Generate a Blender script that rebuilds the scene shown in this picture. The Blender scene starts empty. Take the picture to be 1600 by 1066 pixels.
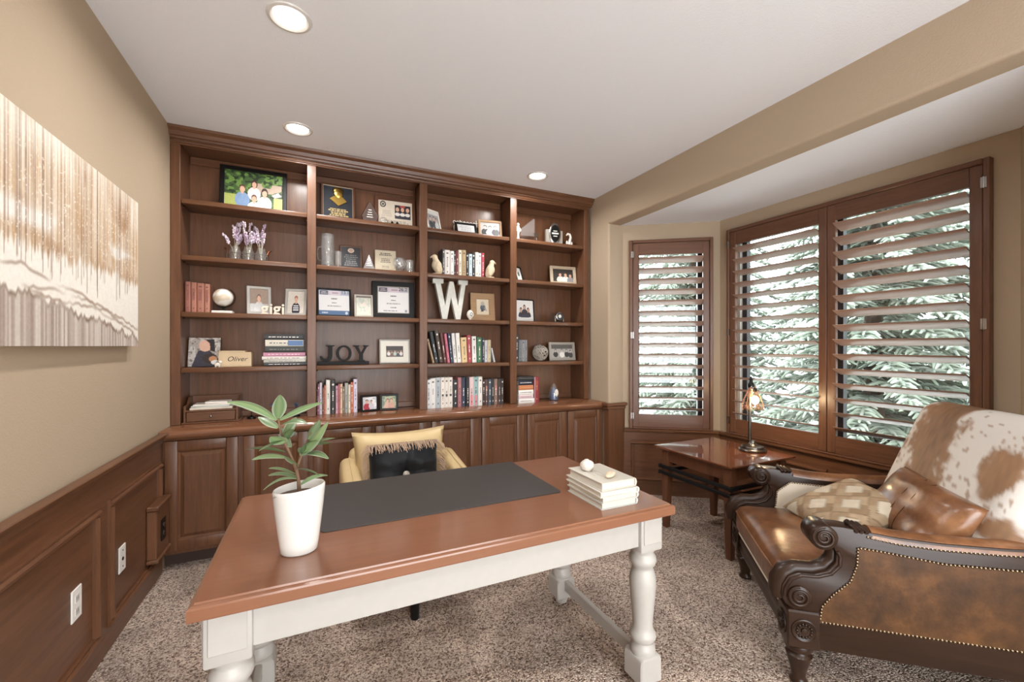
import bpy, bmesh, math, random
import numpy as np
from mathutils import Vector, Matrix, noise as mnoise
random.seed(11)
rng = np.random.default_rng(5)
R = math.radians
SC = bpy.context.scene
COL = SC.collection

# ------------------------------------------------------------------ camera
EYE = 1.345
YAW = 24.87
cam_d = bpy.data.cameras.new('camera')
cam_d.sensor_width = 36.0
cam_d.lens = 36.0 * 658.0 / 1600.0
cam_d.shift_y = 8.0 / 1600.0
cam_d.clip_start = 0.02
cam = bpy.data.objects.new('camera', cam_d)
cam.location = (0, 0, EYE)
cam.rotation_euler = (R(90), 0, R(-YAW))
COL.objects.link(cam)
SC.camera = cam

# ------------------------------------------------------------------ world, lights, exposure
world = bpy.data.worlds.new('overcast_sky')
SC.world = world
world.use_nodes = True
wn = world.node_tree.nodes
wn['Background'].inputs[0].default_value = (0.93, 0.97, 1.0, 1)
wn['Background'].inputs[1].default_value = 10.0
SC.view_settings.view_transform = 'Standard'
SC.view_settings.look = 'None'
SC.view_settings.gamma = 1.0
SC.view_settings.use_curve_mapping = False
SC.view_settings.exposure = 0.0
try:
    SC.cycles.use_denoising = True
    SC.cycles.max_bounces = 8
    SC.cycles.diffuse_bounces = 4
    SC.cycles.glossy_bounces = 3
    SC.cycles.transparent_max_bounces = 12
    SC.cycles.adaptive_threshold = 0.025
    SC.cycles.sample_clamp_indirect = 6.0
except Exception:
    pass

def area(name, loc, rot, sx, sy, power, color=(1, 1, 1), portal=False, shape='RECTANGLE', spread=180):
    l = bpy.data.lights.new(name, 'AREA')
    l.shape = shape; l.size = sx
    if shape in ('RECTANGLE', 'ELLIPSE'): l.size_y = sy
    l.energy = power; l.color = color; l.spread = R(spread)
    if portal: l.cycles.is_portal = True
    o = bpy.data.objects.new(name, l)
    o.location = loc; o.rotation_euler = rot
    COL.objects.link(o)
    return o
# added fill light in the unseen rear opening for sides facing the camera
area('rear_fill', (0.75, -1.72, 1.15), (R(90), 0, 0), 2.0, 2.0, 13, (1.0, 0.985, 0.97))
# sky portals in the bay windows
area('window_portal', (3.42, 1.73, 1.47), (0, R(90), 0), 1.7, 1.55, 1, portal=True)
area('window_portal.001', (2.98, 2.97, 1.45), (R(-90), 0, R(-35.2)), 0.75, 1.7, 1, portal=True)
# recessed ceiling cans: (x, y); the first three are in view, rest added unseen
CANS = [(-0.105, 2.02), (-0.11, 3.03), (1.64, 3.04), (0.78, 0.35), (-0.1, -0.9), (1.64, -0.9)]
CAN_POWER = 12.5

# ------------------------------------------------------------------ helpers
def srgb(r, g=None, b=None):
    if g is None: r, g, b = r
    f = lambda c: (c / 255 / 12.92) if c / 255 <= 0.04045 else ((c / 255 + 0.055) / 1.055) ** 2.4
    return (f(r), f(g), f(b), 1.0)

def tag(o, label=None, cat=None, group=None, kind=None):
    if label: o['label'] = label
    if cat: o['category'] = cat
    if group: o['group'] = group
    if kind: o['kind'] = kind
    return o

def thing(name, label, cat, loc=(0, 0, 0), rot=(0, 0, 0), group=None, kind=None):
    o = bpy.data.objects.new(name, None)
    o.empty_display_size = 0.05
    o.location = loc
    o.rotation_euler = rot if not isinstance(rot, (int, float)) else (0, 0, rot)
    COL.objects.link(o)
    return tag(o, label, cat, group, kind)

class MB:
    """collects shapes; build() links them as ONE mesh object"""
    def __init__(s):
        s.v = []; s.f = []; s.m = []; s.c = None
    def add(s, vs, fs, mi=0):
        k = len(s.v)
        s.v += [tuple(p) for p in vs]
        s.f += [tuple(i + k for i in f) for f in fs]
        s.m += [mi] * len(fs)
        return s
    def box(s, x0, x1, y0, y1, z0, z1, mi=0):
        return s.add([(x0, y0, z0), (x1, y0, z0), (x1, y1, z0), (x0, y1, z0), (x0, y0, z1), (x1, y0, z1), (x1, y1, z1), (x0, y1, z1)],
                     [(3, 2, 1, 0), (4, 5, 6, 7), (0, 1, 5, 4), (1, 2, 6, 5), (2, 3, 7, 6), (3, 0, 4, 7)], mi)
    def prism(s, poly, axis, a, b, mi=0):
        f = {'x': lambda u, v, t: (t, u, v), 'y': lambda u, v, t: (u, t, v), 'z': lambda u, v, t: (u, v, t)}[axis]
        n = len(poly)
        vs = [f(u, v, a) for u, v in poly] + [f(u, v, b) for u, v in poly]
        fs = [tuple(range(n))[::-1], tuple(range(n, 2 * n))] + [(i, (i + 1) % n, n + (i + 1) % n, n + i) for i in range(n)]
        return s.add(vs, fs, mi)
    def lathe(s, prof, n=20, c=(0, 0, 0), mi=0, sx=1, sy=1, axis='z'):
        vs = []; fs = []
        for r, z in prof:
            for k in range(n):
                a = 2 * math.pi * k / n
                p = (r * sx * math.cos(a), r * sy * math.sin(a), z)
                if axis == 'y': p = (p[0], p[2], p[1])
                if axis == 'x': p = (p[2], p[0], p[1])
                vs.append((p[0] + c[0], p[1] + c[1], p[2] + c[2]))
        m = len(prof)
        for j in range(m - 1):
            for k in range(n):
                fs.append((j * n + k, j * n + (k + 1) % n, (j + 1) * n + (k + 1) % n, (j + 1) * n + k))
        fs.append(tuple(range(n))[::-1]); fs.append(tuple(range((m - 1) * n, m * n)))
        return s.add(vs, fs, mi)
    def tube(s, pts, r, n=8, mi=0, closed=False):
        pts = [Vector(p) for p in pts]
        m = len(pts)
        rs = r if isinstance(r, (list, tuple)) else [r] * m
        vs = []; fs = []
        prev = None
        for i, p in enumerate(pts):
            if closed: t = pts[(i + 1) % m] - pts[i - 1]
            else: t = pts[min(i + 1, m - 1)] - pts[max(i - 1, 0)]
            t.normalize()
            if prev is None:
                ref = Vector((0, 0, 1)) if abs(t.z) < 0.9 else Vector((1, 0, 0))
                u = t.cross(ref).normalized()
            else:
                u = (prev - t * prev.dot(t))
                u = u.normalized() if u.length > 1e-6 else t.orthogonal().normalized()
            prev = u
            w = t.cross(u)
            for k in range(n):
                a = 2 * math.pi * k / n
                vs.append(p + u * (rs[i] * math.cos(a)) + w * (rs[i] * math.sin(a)))
        for j in range(m if closed else m - 1):
            for k in range(n):
                fs.append((j * n + k, j * n + (k + 1) % n, ((j + 1) % m) * n + (k + 1) % n, ((j + 1) % m) * n + k))
        if not closed:
            fs.append(tuple(range(n))[::-1]); fs.append(tuple(range((m - 1) * n, m * n)))
        return s.add(vs, fs, mi)
    def ball(s, c, r, nu=12, nv=8, mi=0):
        if isinstance(r, (int, float)): r = (r, r, r)
        vs = []; fs = []
        for j in range(1, nv):
            th = math.pi * j / nv
            for k in range(nu):
                a = 2 * math.pi * k / nu
                vs.append((c[0] + r[0] * math.sin(th) * math.cos(a), c[1] + r[1] * math.sin(th) * math.sin(a), c[2] - r[2] * math.cos(th)))
        b = len(vs); vs.append((c[0], c[1], c[2] - r[2])); vs.append((c[0], c[1], c[2] + r[2]))
        for j in range(nv - 2):
            for k in range(nu):
                fs.append((j * nu + k, j * nu + (k + 1) % nu, (j + 1) * nu + (k + 1) % nu, (j + 1) * nu + k))
        for k in range(nu):
            fs.append((b, (k + 1) % nu, k)); fs.append((b + 1, (nv - 2) * nu + k, (nv - 2) * nu + (k + 1) % nu))
        return s.add(vs, fs, mi)
    def move(s, fn):
        s.v = [tuple(fn(Vector(p))) for p in s.v]
        return s
    def mesh(s, name, mats, bevel=0, seg=1, smooth=True, sharp=35, origin=None):
        me = bpy.data.meshes.new(name)
        vs = s.v if origin is None else [(p[0] - origin[0], p[1] - origin[1], p[2] - origin[2]) for p in s.v]
        me.from_pydata(vs, [], s.f)
        if not isinstance(mats, (list, tuple)): mats = [mats]
        for m in mats: me.materials.append(MAT[m] if isinstance(m, str) else m)
        if len(mats) > 1: me.polygons.foreach_set('material_index', s.m)
        bm = bmesh.new(); bm.from_mesh(me)
        bmesh.ops.recalc_face_normals(bm, faces=bm.faces)
        if bevel:
            es = [e for e in bm.edges if len(e.link_faces) == 2 and e.calc_face_angle(0) > R(25)]
            bmesh.ops.bevel(bm, geom=es, offset=bevel, segments=seg, affect='EDGES', profile=0.5, clamp_overlap=True)
        bm.to_mesh(me); bm.free()
        if s.c is not None and len(s.c) == len(me.vertices):
            at = me.color_attributes.new('Col', 'FLOAT_COLOR', 'POINT')
            at.data.foreach_set('color', np.asarray(s.c, dtype=np.float32).ravel())
        if smooth:
            me.polygons.foreach_set('use_smooth', [True] * len(me.polygons))
            me.set_sharp_from_angle(angle=R(sharp))
        me.update()
        return me
    def build(s, name, mats, parent=None, bevel=0, seg=1, smooth=True, sharp=35, origin=None, loc=None, rot=None):
        return link(name, s.mesh(name, mats, bevel, seg, smooth, sharp, origin), parent, loc, rot)

def link(name, me, parent=None, loc=None, rot=None):
    o = bpy.data.objects.new(name, me)
    COL.objects.link(o)
    if parent is not None: o.parent = parent
    if loc is not None: o.location = loc
    if rot is not None: o.rotation_euler = rot
    return o

def B(x0, x1, y0, y1, z0, z1): return MB().box(x0, x1, y0, y1, z0, z1)

def rbox(w, d, h, r, n=8, puff=0.0, pinch=0.0):
    """rounded upholstery block centred on the origin, puffed on its broad faces"""
    mb = MB(); idx = {}
    def vert(i, j, k):
        key = (i, j, k)
        if key in idx: return idx[key]
        p = Vector((i / n * 2 - 1, j / n * 2 - 1, k / n * 2 - 1))
        q = []
        for c, hs in zip(p, (w / 2, d / 2, h / 2)):
            # denser near the edges so that the rounding reads
            q.append(math.copysign(1 - (1 - abs(c)) ** 1.6, c) * hs)
        q = Vector(q)
        inner = Vector((max(-w / 2 + r, min(w / 2 - r, q.x)), max(-d / 2 + r, min(d / 2 - r, q.y)), max(-h / 2 + r, min(h / 2 - r, q.z))))
        off = q - inner
        if off.length > 1e-9: q = inner + off.normalized() * r
        sx, sy, sz = q.x / (w / 2), q.y / (d / 2), q.z / (h / 2)
        q.z += puff * (1 - sx * sx) * (1 - sy * sy) * sz
        idx[key] = len(mb.v); mb.v.append(tuple(q))
        return idx[key]
    for a in range(n):
        for b in range(n):
            for t in (0, n):
                for q in ([(a, b, t), (a + 1, b, t), (a + 1, b + 1, t), (a, b + 1, t)], [(a, t, b), (a + 1, t, b), (a + 1, t, b + 1), (a, t, b + 1)], [(t, a, b), (t, a + 1, b), (t, a + 1, b + 1), (t, a, b + 1)]):
                    mb.f.append(tuple(vert(*k) for k in q)); mb.m.append(0)
    return mb

def pillow(w, h, t, n=18, corner=0.10, lump=0.0, seed=0):
    """soft pillow in the xz plane, faces to -y and +y, pulled-out corners"""
    mb = MB()
    def pt(i, j, sgn):
        u = i / n * 2 - 1; v = j / n * 2 - 1
        k = 1 - corner * (1 - abs(v) ** 2) * 0.5
        k2 = 1 - corner * (1 - abs(u) ** 2) * 0.5
        x = u * w / 2 * (1 - corner * 0.5 * (1 - v * v) * abs(u) ** 3 * 0.8)
        z = v * h / 2 * (1 - corner * 0.5 * (1 - u * u) * abs(v) ** 3 * 0.8)
        th = t / 2 * (max(0, 1 - u ** 4) ** 0.55) * (max(0, 1 - v ** 4) ** 0.55)
        if lump: th *= 1 + lump * mnoise.noise(Vector((u * 2 + seed, v * 2, sgn * 3)))
        return (x, sgn * th, z)
    for sgn in (-1, 1):
        base = len(mb.v)
        for j in range(n + 1):
            for i in range(n + 1): mb.v.append(pt(i, j, sgn))
        for j in range(n):
            for i in range(n):
                q = (base + j * (n + 1) + i, base + j * (n + 1) + i + 1, base + (j + 1) * (n + 1) + i + 1, base + (j + 1) * (n + 1) + i)
                mb.f.append(q if sgn < 0 else q[::-1]); mb.m.append(0)
    return mb

def weld(me, d=0.0004):
    bm = bmesh.new(); bm.from_mesh(me)
    bmesh.ops.remove_doubles(bm, verts=bm.verts, dist=d)
    bmesh.ops.recalc_face_normals(bm, faces=bm.faces)
    bm.to_mesh(me); bm.free()
    me.polygons.foreach_set('use_smooth', [True] * len(me.polygons))

def text_mesh(name, body, size, depth, mat, parent, loc, rot, align='CENTER', shear=0.0):
    cu = bpy.data.curves.new(name, 'FONT')
    cu.body = body; cu.size = size; cu.extrude = depth; cu.align_x = align; cu.align_y = 'CENTER'; cu.shear = shear; cu.offset = 0.0018 if size > .1 else 0.0
    tmp = bpy.data.objects.new('tmp', cu); COL.objects.link(tmp)
    dg = bpy.context.evaluated_depsgraph_get()
    me = bpy.data.meshes.new_from_object(tmp.evaluated_get(dg))
    me.name = name
    bpy.data.objects.remove(tmp); bpy.data.curves.remove(cu)
    me.materials.clear(); me.materials.append(MAT[mat])
    return link(name, me, parent, loc, rot)

# ------------------------------------------------------------------ materials
MAT = {}
def newmat(name):
    m = bpy.data.materials.new(name); m.use_nodes = True
    MAT[name] = m
    return m, m.node_tree.nodes, m.node_tree.links, m.node_tree.nodes['Principled BSDF']
def plain(name, col, rough=0.5, metal=0.0, coat=0.0, spec=0.5, bump=0.0, bscale=200, var=0.0, vscale=30, sheen=0.0):
    m, n, l, p = newmat(name)
    c = srgb(*col)
    p.inputs['Base Color'].default_value = c
    p.inputs['Roughness'].default_value = rough
    p.inputs['Metallic'].default_value = metal
    p.inputs['Coat Weight'].default_value = coat
    p.inputs['Coat Roughness'].default_value = 0.12
    p.inputs['Specular IOR Level'].default_value = spec
    if sheen: p.inputs['Sheen Weight'].default_value = sheen
    tc = n.new('ShaderNodeTexCoord')
    if var:
        no = n.new('ShaderNodeTexNoise'); no.inputs['Scale'].default_value = vscale; no.inputs['Detail'].default_value = 4
        l.new(tc.outputs['Object'], no.inputs['Vector'])
        ra = n.new('ShaderNodeValToRGB')
        ra.color_ramp.elements[0].position = 0.3; ra.color_ramp.elements[1].position = 0.7
        ra.color_ramp.elements[0].color = tuple(k * (1 - var) for k in c[:3]) + (1,)
        ra.color_ramp.elements[1].color = tuple(min(1, k * (1 + var)) for k in c[:3]) + (1,)
        l.new(no.outputs['Fac'], ra.inputs['Fac']); l.new(ra.outputs['Color'], p.inputs['Base Color'])
    if bump:
        nb = n.new('ShaderNodeTexNoise'); nb.inputs['Scale'].default_value = bscale; nb.inputs['Detail'].default_value = 3
        l.new(tc.outputs['Object'], nb.inputs['Vector'])
        bp = n.new('ShaderNodeBump'); bp.inputs['Strength'].default_value = bump; bp.inputs['Distance'].default_value = 0.004
        l.new(nb.outputs['Fac'], bp.inputs['Height']); l.new(bp.outputs['Normal'], p.inputs['Normal'])
    return m
def wood(name, c0, c1, axis='z', rough=0.36, scale=1.0, coat=0.12, contrast=(0.26, 0.78), crough=0.18, spec=0.32):
    m, n, l, p = newmat(name)
    tc = n.new('ShaderNodeTexCoord'); mp = n.new('ShaderNodeMapping')
    l.new(tc.outputs['Object'], mp.inputs['Vector'])
    sc = {'z': (14, 14, 0.9), 'x': (0.9, 14, 14), 'y': (14, 0.9, 14)}[axis]
    mp.inputs['Scale'].default_value = tuple(k * scale for k in sc)
    n1 = n.new('ShaderNodeTexNoise'); n1.inputs['Scale'].default_value = 3.2; n1.inputs['Detail'].default_value = 6; n1.inputs['Distortion'].default_value = 0.6
    l.new(mp.outputs['Vector'], n1.inputs['Vector'])
    n2 = n.new('ShaderNodeTexNoise'); n2.inputs['Scale'].default_value = 22; n2.inputs['Detail'].default_value = 3
    l.new(mp.outputs['Vector'], n2.inputs['Vector'])
    mx = n.new('ShaderNodeMath'); mx.operation = 'MULTIPLY_ADD'; mx.inputs[1].default_value = 0.3; 
    l.new(n2.outputs['Fac'], mx.inputs[0]); 
    m2 = n.new('ShaderNodeMath'); m2.operation = 'MULTIPLY'; m2.inputs[1].default_value = 0.7
    l.new(n1.outputs['Fac'], m2.inputs[0]); l.new(m2.outputs[0], mx.inputs[2])
    ra = n.new('ShaderNodeValToRGB')
    ra.color_ramp.elements[0].position = contrast[0]; ra.color_ramp.elements[1].position = contrast[1]
    ra.color_ramp.elements[0].color = srgb(*c0); ra.color_ramp.elements[1].color = srgb(*c1)
    l.new(mx.outputs[0], ra.inputs['Fac']); l.new(ra.outputs['Color'], p.inputs['Base Color'])
    p.inputs['Roughness'].default_value = rough
    p.inputs['Coat Weight'].default_value = coat; p.inputs['Coat Roughness'].default_value = crough
    p.inputs['Specular IOR Level'].default_value = spec
    bp = n.new('ShaderNodeBump'); bp.inputs['Strength'].default_value = 0.05; bp.inputs['Distance'].default_value = 0.002
    l.new(n2.outputs['Fac'], bp.inputs['Height']); l.new(bp.outputs['Normal'], p.inputs['Normal'])
    return m
def emit(name, col, strength):
    m, n, l, p = newmat(name)
    p.inputs['Base Color'].default_value = srgb(*col)
    p.inputs['Emission Color'].default_value = srgb(*col); p.inputs['Emission Strength'].default_value = strength
def glassy(name, tint, gloss=0.08, rough=0.03, clear=1.0, highlight_mix=0.0):
    m, n, l, p = newmat(name)
    n.remove(p)
    tr = n.new('ShaderNodeBsdfTransparent'); tr.inputs[0].default_value = tuple(k * clear for k in srgb(*tint)[:3]) + (1,)
    gl = n.new('ShaderNodeBsdfGlossy'); gl.inputs['Roughness'].default_value = rough
    mx = n.new('ShaderNodeMixShader'); mx.inputs[0].default_value = gloss
    l.new(tr.outputs[0], mx.inputs[1]); l.new(gl.outputs[0], mx.inputs[2])
    if highlight_mix:  # diffuse white mixed into clear glass in place of bright highlights
        df = n.new('ShaderNodeBsdfDiffuse'); df.inputs[0].default_value = (.9, .9, .9, 1)
        m2 = n.new('ShaderNodeMixShader'); m2.inputs[0].default_value = highlight_mix
        l.new(mx.outputs[0], m2.inputs[1]); l.new(df.outputs[0], m2.inputs[2]); mx = m2
    l.new(mx.outputs[0], n['Material Output'].inputs['Surface'])
def vcol(name, rough=0.5, coat=0.0, bump=0.0, bscale=300, spec=0.5):
    m, n, l, p = newmat(name)
    a = n.new('ShaderNodeAttribute'); a.attribute_name = 'Col'
    l.new(a.outputs['Color'], p.inputs['Base Color'])
    p.inputs['Roughness'].default_value = rough; p.inputs['Coat Weight'].default_value = coat
    p.inputs['Specular IOR Level'].default_value = spec
    if bump:
        tc = n.new('ShaderNodeTexCoord'); nb = n.new('ShaderNodeTexNoise'); nb.inputs['Scale'].default_value = bscale
        l.new(tc.outputs['Object'], nb.inputs['Vector'])
        bp = n.new('ShaderNodeBump'); bp.inputs['Strength'].default_value = bump; bp.inputs['Distance'].default_value = 0.003
        l.new(nb.outputs['Fac'], bp.inputs['Height']); l.new(bp.outputs['Normal'], p.inputs['Normal'])

plain('wall_paint', (176, 158, 136), 0.85, bump=0.35, bscale=160, spec=0.2)
plain('ceiling_paint', (234, 236, 240), 0.9, bump=0.4, bscale=130, spec=0.2)
WC0, WC1 = (82, 54, 37), (121, 81, 56)
wood('wood_v', WC0, WC1, 'z'); wood('wood_x', WC0, WC1, 'x'); wood('wood_y', WC0, WC1, 'y')
wood('wood_counter', (108, 70, 48), (136, 92, 66), 'x', rough=0.16, coat=0.7, crough=0.08)
wood('wood_desk', (122, 80, 57), (134, 89, 64), 'x', rough=0.32, coat=0.7, crough=0.15)
wood('wood_table', (86, 46, 28), (122, 70, 44), 'y', rough=0.2, coat=1.0, crough=0.06)
wood('wood_table_leg', (78, 48, 32), (108, 68, 46), 'z', rough=0.35)
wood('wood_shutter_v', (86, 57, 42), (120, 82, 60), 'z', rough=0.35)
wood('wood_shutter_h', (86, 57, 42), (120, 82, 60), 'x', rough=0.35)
wood('wood_louver_daylit', (142, 114, 100), (168, 140, 126), 'x', rough=0.28)  # shutter wood made paler, daylight from outside put into the colour
wood('wood_settee', (36, 24, 17), (58, 39, 28), 'y', rough=0.32, coat=0.08, crough=0.12, spec=0.25)
wood('wood_pale', (204, 178, 144), (222, 198, 166), 'x', rough=0.5, coat=0)
wood('wood_frame_tan', (150, 118, 86), (184, 150, 114), 'x', rough=0.5, coat=0)
plain('white_paint', (176, 172, 166), 0.42, var=0.02)
plain('white_plastic', (232, 228, 222), 0.4)
plain('white_gloss', (214, 211, 206), 0.18, coat=0.4)
plain('white_matte', (226, 222, 214), 0.6)
plain('black_mat', (52, 48, 46), 0.42, bump=0.25, bscale=500, var=0.12, vscale=300)
plain('black_frame', (20, 18, 18), 0.4, spec=0.25)
plain('black_paint', (22, 20, 20), 0.55, spec=0.2)
plain('black_metal', (30, 28, 28), 0.3, metal=0.6)
plain('dark_bronze', (46, 42, 44), 0.45)
plain('steel', (150, 146, 142), 0.25, metal=1.0)
plain('pewter', (112, 106, 100), 0.3, metal=1.0)
plain('gold', (206, 172, 92), 0.3, metal=1.0)
plain('brass_nail', (150, 132, 108), 0.3, metal=1.0)
plain('copper', (184, 120, 92), 0.3, metal=1.0)
plain('silver_paint', (176, 170, 160), 0.4, metal=0.4)
plain('paper', (232, 228, 218), 0.8)
plain('page_block', (206, 199, 186), 0.85, bump=0.2, bscale=600)
plain('soil', (70, 52, 40), 0.95, bump=0.8, bscale=180, var=0.4, vscale=120)
plain('stem_brown', (112, 84, 62), 0.7)
plain('stone_white', (214, 206, 196), 0.8, bump=0.6, bscale=120, var=0.08, vscale=60)
plain('stone_tan', (196, 178, 154), 0.8, bump=0.5, bscale=120, var=0.1, vscale=60)
plain('gold_leather', (200, 176, 132), 0.42, bump=0.1, bscale=90, var=0.04, vscale=8)
plain('velvet_black', (16, 20, 26), 0.6, bump=0.5, bscale=26, sheen=0.08, spec=0.3)
plain('fringe_tan', (178, 152, 130), 0.7)
plain('snow_trim', (224, 214, 196), 0.8)
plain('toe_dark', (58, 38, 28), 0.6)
plain('bird_cream', (206, 188, 160), 0.55, var=0.08, vscale=40)
plain('ornament_white', (222, 216, 206), 0.5, bump=0.3, bscale=200)
plain('twig_grey', (178, 170, 160), 0.6)
plain('box_wood', (206, 182, 148), 0.6, var=0.05)
plain('plaque_wood', (96, 62, 44), 0.35, coat=0.3)
plain('plate_black', (30, 32, 36), 0.3)
plain('plate_tan', (200, 186, 162), 0.35)
plain('ink', (30, 26, 28), 0.6)
plain('ink_blue', (60, 84, 120), 0.6)
plain('blue_glass', (60, 86, 130), 0.1, coat=0.5)
plain('dusk_blue', (70, 80, 104), 0.5)
plain('lavender', (206, 190, 204), 0.7)
plain('lavender_dark', (170, 148, 170), 0.7)
plain('pale_stem', (188, 180, 160), 0.7)
plain('patina_white', (206, 206, 198), 0.6, bump=0.5, bscale=160, var=0.07, vscale=40)
plain('marble', (222, 216, 206), 0.3, var=0.06, vscale=14)
plain('trunk', (86, 74, 64), 0.9)
plain('gravel', (228, 228, 224), 0.95, bump=0.8, bscale=12, var=0.15, vscale=6)
plain('exterior_wall', (190, 186, 178), 0.9)
glassy('pane_glass', (246, 250, 250), 0.05, 0.02)
glassy('crystal', (253, 254, 254), 0.13, 0.06, highlight_mix=0.06)
glassy('crystal_smoke', (226, 212, 206), 0.24, 0.12)
glassy('crystal_blue', (150, 176, 206), 0.28, 0.08)
glassy('lamp_glass', (250, 240, 224), 0.08, 0.05)
emit('can_glow', (255, 250, 240), 9.0)
emit('bulb_glow', (255, 214, 150), 40.0)
vcol('print', 0.45); vcol('print_gloss', 0.3, 0.2); vcol('canvas_print', 0.7, bump=0.25, bscale=90)
vcol('leaf', 0.38, 0.15); vcol('needles', 0.75, spec=0.2); vcol('hide', 0.6, bump=0.35, bscale=220); vcol('suede', 0.8, bump=0.25, bscale=250, spec=0.2)

def leather(name, c0, c1, c2, rough=0.34):
    m, n, l, p = newmat(name)
    tc = n.new('ShaderNodeTexCoord')
    no = n.new('ShaderNodeTexNoise'); no.inputs['Scale'].default_value = 7; no.inputs['Detail'].default_value = 7; no.inputs['Roughness'].default_value = 0.65
    l.new(tc.outputs['Object'], no.inputs['Vector'])
    ra = n.new('ShaderNodeValToRGB'); e = ra.color_ramp.elements
    e[0].position = 0.32; e[0].color = srgb(*c0); e[1].position = 0.72; e[1].color = srgb(*c2)
    k = e.new(0.5); k.color = srgb(*c1)
    l.new(no.outputs['Fac'], ra.inputs['Fac']); l.new(ra.outputs['Color'], p.inputs['Base Color'])
    p.inputs['Roughness'].default_value = rough; p.inputs['Coat Weight'].default_value = 0.06 if 'side' in name else 0.2; p.inputs['Coat Roughness'].default_value = 0.25
    p.inputs['Specular IOR Level'].default_value = 0.3 if 'side' in name else 0.5
    n2 = n.new('ShaderNodeTexNoise'); n2.inputs['Scale'].default_value = 26; n2.inputs['Detail'].default_value = 5
    l.new(tc.outputs['Object'], n2.inputs['Vector'])
    bp = n.new('ShaderNodeBump'); bp.inputs['Strength'].default_value = 0.22; bp.inputs['Distance'].default_value = 0.006
    l.new(n2.outputs['Fac'], bp.inputs['Height']); l.new(bp.outputs['Normal'], p.inputs['Normal'])
leather('leather_brown', (80, 50, 32), (116, 76, 48), (150, 106, 72), 0.28)
leather('leather_side', (50, 32, 17), (74, 48, 25), (106, 70, 38), 0.38)

# carpet: twisted pile in beige, rose-brown and dark flecks
m, n, l, p = newmat('carpet')
tc = n.new('ShaderNodeTexCoord')
n1 = n.new('ShaderNodeTexVoronoi'); n1.inputs['Scale'].default_value = 165
sx_ = n.new('ShaderNodeSeparateColor')
n2 = n.new('ShaderNodeTexNoise'); n2.inputs['Scale'].default_value = 2.2; n2.inputs['Detail'].default_value = 3; n2.inputs['Distortion'].default_value = 1.2
l.new(tc.outputs['Object'], n1.inputs['Vector']); l.new(tc.outputs['Object'], n2.inputs['Vector'])
ra = n.new('ShaderNodeValToRGB'); e = ra.color_ramp.elements
e[0].position = 0.05; e[0].color = srgb(116, 94, 82); e[1].position = 0.95; e[1].color = srgb(244, 226, 210)
k = e.new(0.45); k.color = srgb(204, 180, 164)
l.new(n1.outputs['Color'], sx_.inputs[0]); l.new(sx_.outputs[0], ra.inputs['Fac'])
rb = n.new('ShaderNodeValToRGB'); rb.color_ramp.elements[0].position = 0.42; rb.color_ramp.elements[1].position = 0.58
rb.color_ramp.elements[0].color = (0.72, 0.72, 0.72, 1); rb.color_ramp.elements[1].color = (1, 1, 1, 1)
l.new(n2.outputs['Fac'], rb.inputs['Fac'])
mx = n.new('ShaderNodeMix'); mx.data_type = 'RGBA'; mx.blend_type = 'MULTIPLY'; mx.inputs['Factor'].default_value = 1
l.new(ra.outputs['Color'], mx.inputs['A']); l.new(rb.outputs['Color'], mx.inputs['B'])
l.new(mx.outputs['Result'], p.inputs['Base Color'])
p.inputs['Roughness'].default_value = 0.95; p.inputs['Specular IOR Level'].default_value = 0.1
bp = n.new('ShaderNodeBump'); bp.inputs['Strength'].default_value = 0.9; bp.inputs['Distance'].default_value = 0.012
l.new(n1.outputs['Distance'], bp.inputs['Height']); bp.invert = True; l.new(bp.outputs['Normal'], p.inputs['Normal'])

COLMAT = {}
def colmat(c, rough=0.5):
    key = (tuple(c), rough)
    if key not in COLMAT:
        nm = 'cover_%d_%d_%d' % tuple(c)
        COLMAT[key] = plain(nm, c, rough)
    return COLMAT[key]

# ------------------------------------------------------------------ room shell
XL, XR, XB = -0.847, 2.39, 3.23          # left wall, right wall / header face, bay window wall
YB, YREAR = 3.60, -1.75
ZC, ZS = 2.74, 2.449
def struct(name, mb, mat, label=None, cat=None, **k):
    return tag(mb.build(name, mat, **k), label, cat, kind='structure')
struct('floor', B(XL - .1, 3.7, YREAR - .1, 3.9, -0.08, 0), 'carpet', 'beige and brown flecked cut pile carpet', 'floor')
struct('ceiling', B(XL - .1, 2.45, YREAR - .1, 3.9, ZC, ZC + .1), 'ceiling_paint', 'pale grey textured main ceiling', 'ceiling')
wl = struct('wall_left', B(XL - .12, XL, YREAR - .1, 3.9, 0, ZC), 'wall_paint', 'tan textured wall behind the large canvas', 'wall')
struct('wall_back', B(XL - .1, XR + .1, YB, YB + .12, 0, ZC), 'wall_paint', 'tan wall behind the built-in bookcase', 'wall')

def round_corner(pts, i, r, n=6):
    """replace corner i of a polygon by an arc"""
    p0, p1, p2 = Vector(pts[i - 1]), Vector(pts[i]), Vector(pts[(i + 1) % len(pts)])
    a = p1 + (p0 - p1).normalized() * r; b = p1 + (p2 - p1).normalized() * r
    out = []
    for k in range(n + 1):
        t = k / n
        out.append(tuple(a * (1 - t) ** 2 + p1 * 2 * t * (1 - t) + b * t * t))
    return pts[:i] + out + pts[i + 1:]
pier = MB()
pier.prism(round_corner([(XR, 3.9), (XR, 3.08), (2.56, 3.08), (2.75, 3.9)], 1, .022), 'z', 0, ZS + .02)
struct('wall_right', pier, 'wall_paint', 'narrow tan pier between bookcase and bay window', 'wall')
hd = MB()
hd.prism(round_corner([(XR, ZC + .02), (XR, ZS), (2.52, ZS), (2.52, ZC + .02)], 1, .02), 'y', YREAR - .1, 3.9)
struct('wall_header', hd, 'wall_paint', 'tan dropped header spanning the bay opening', 'wall')
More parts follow.
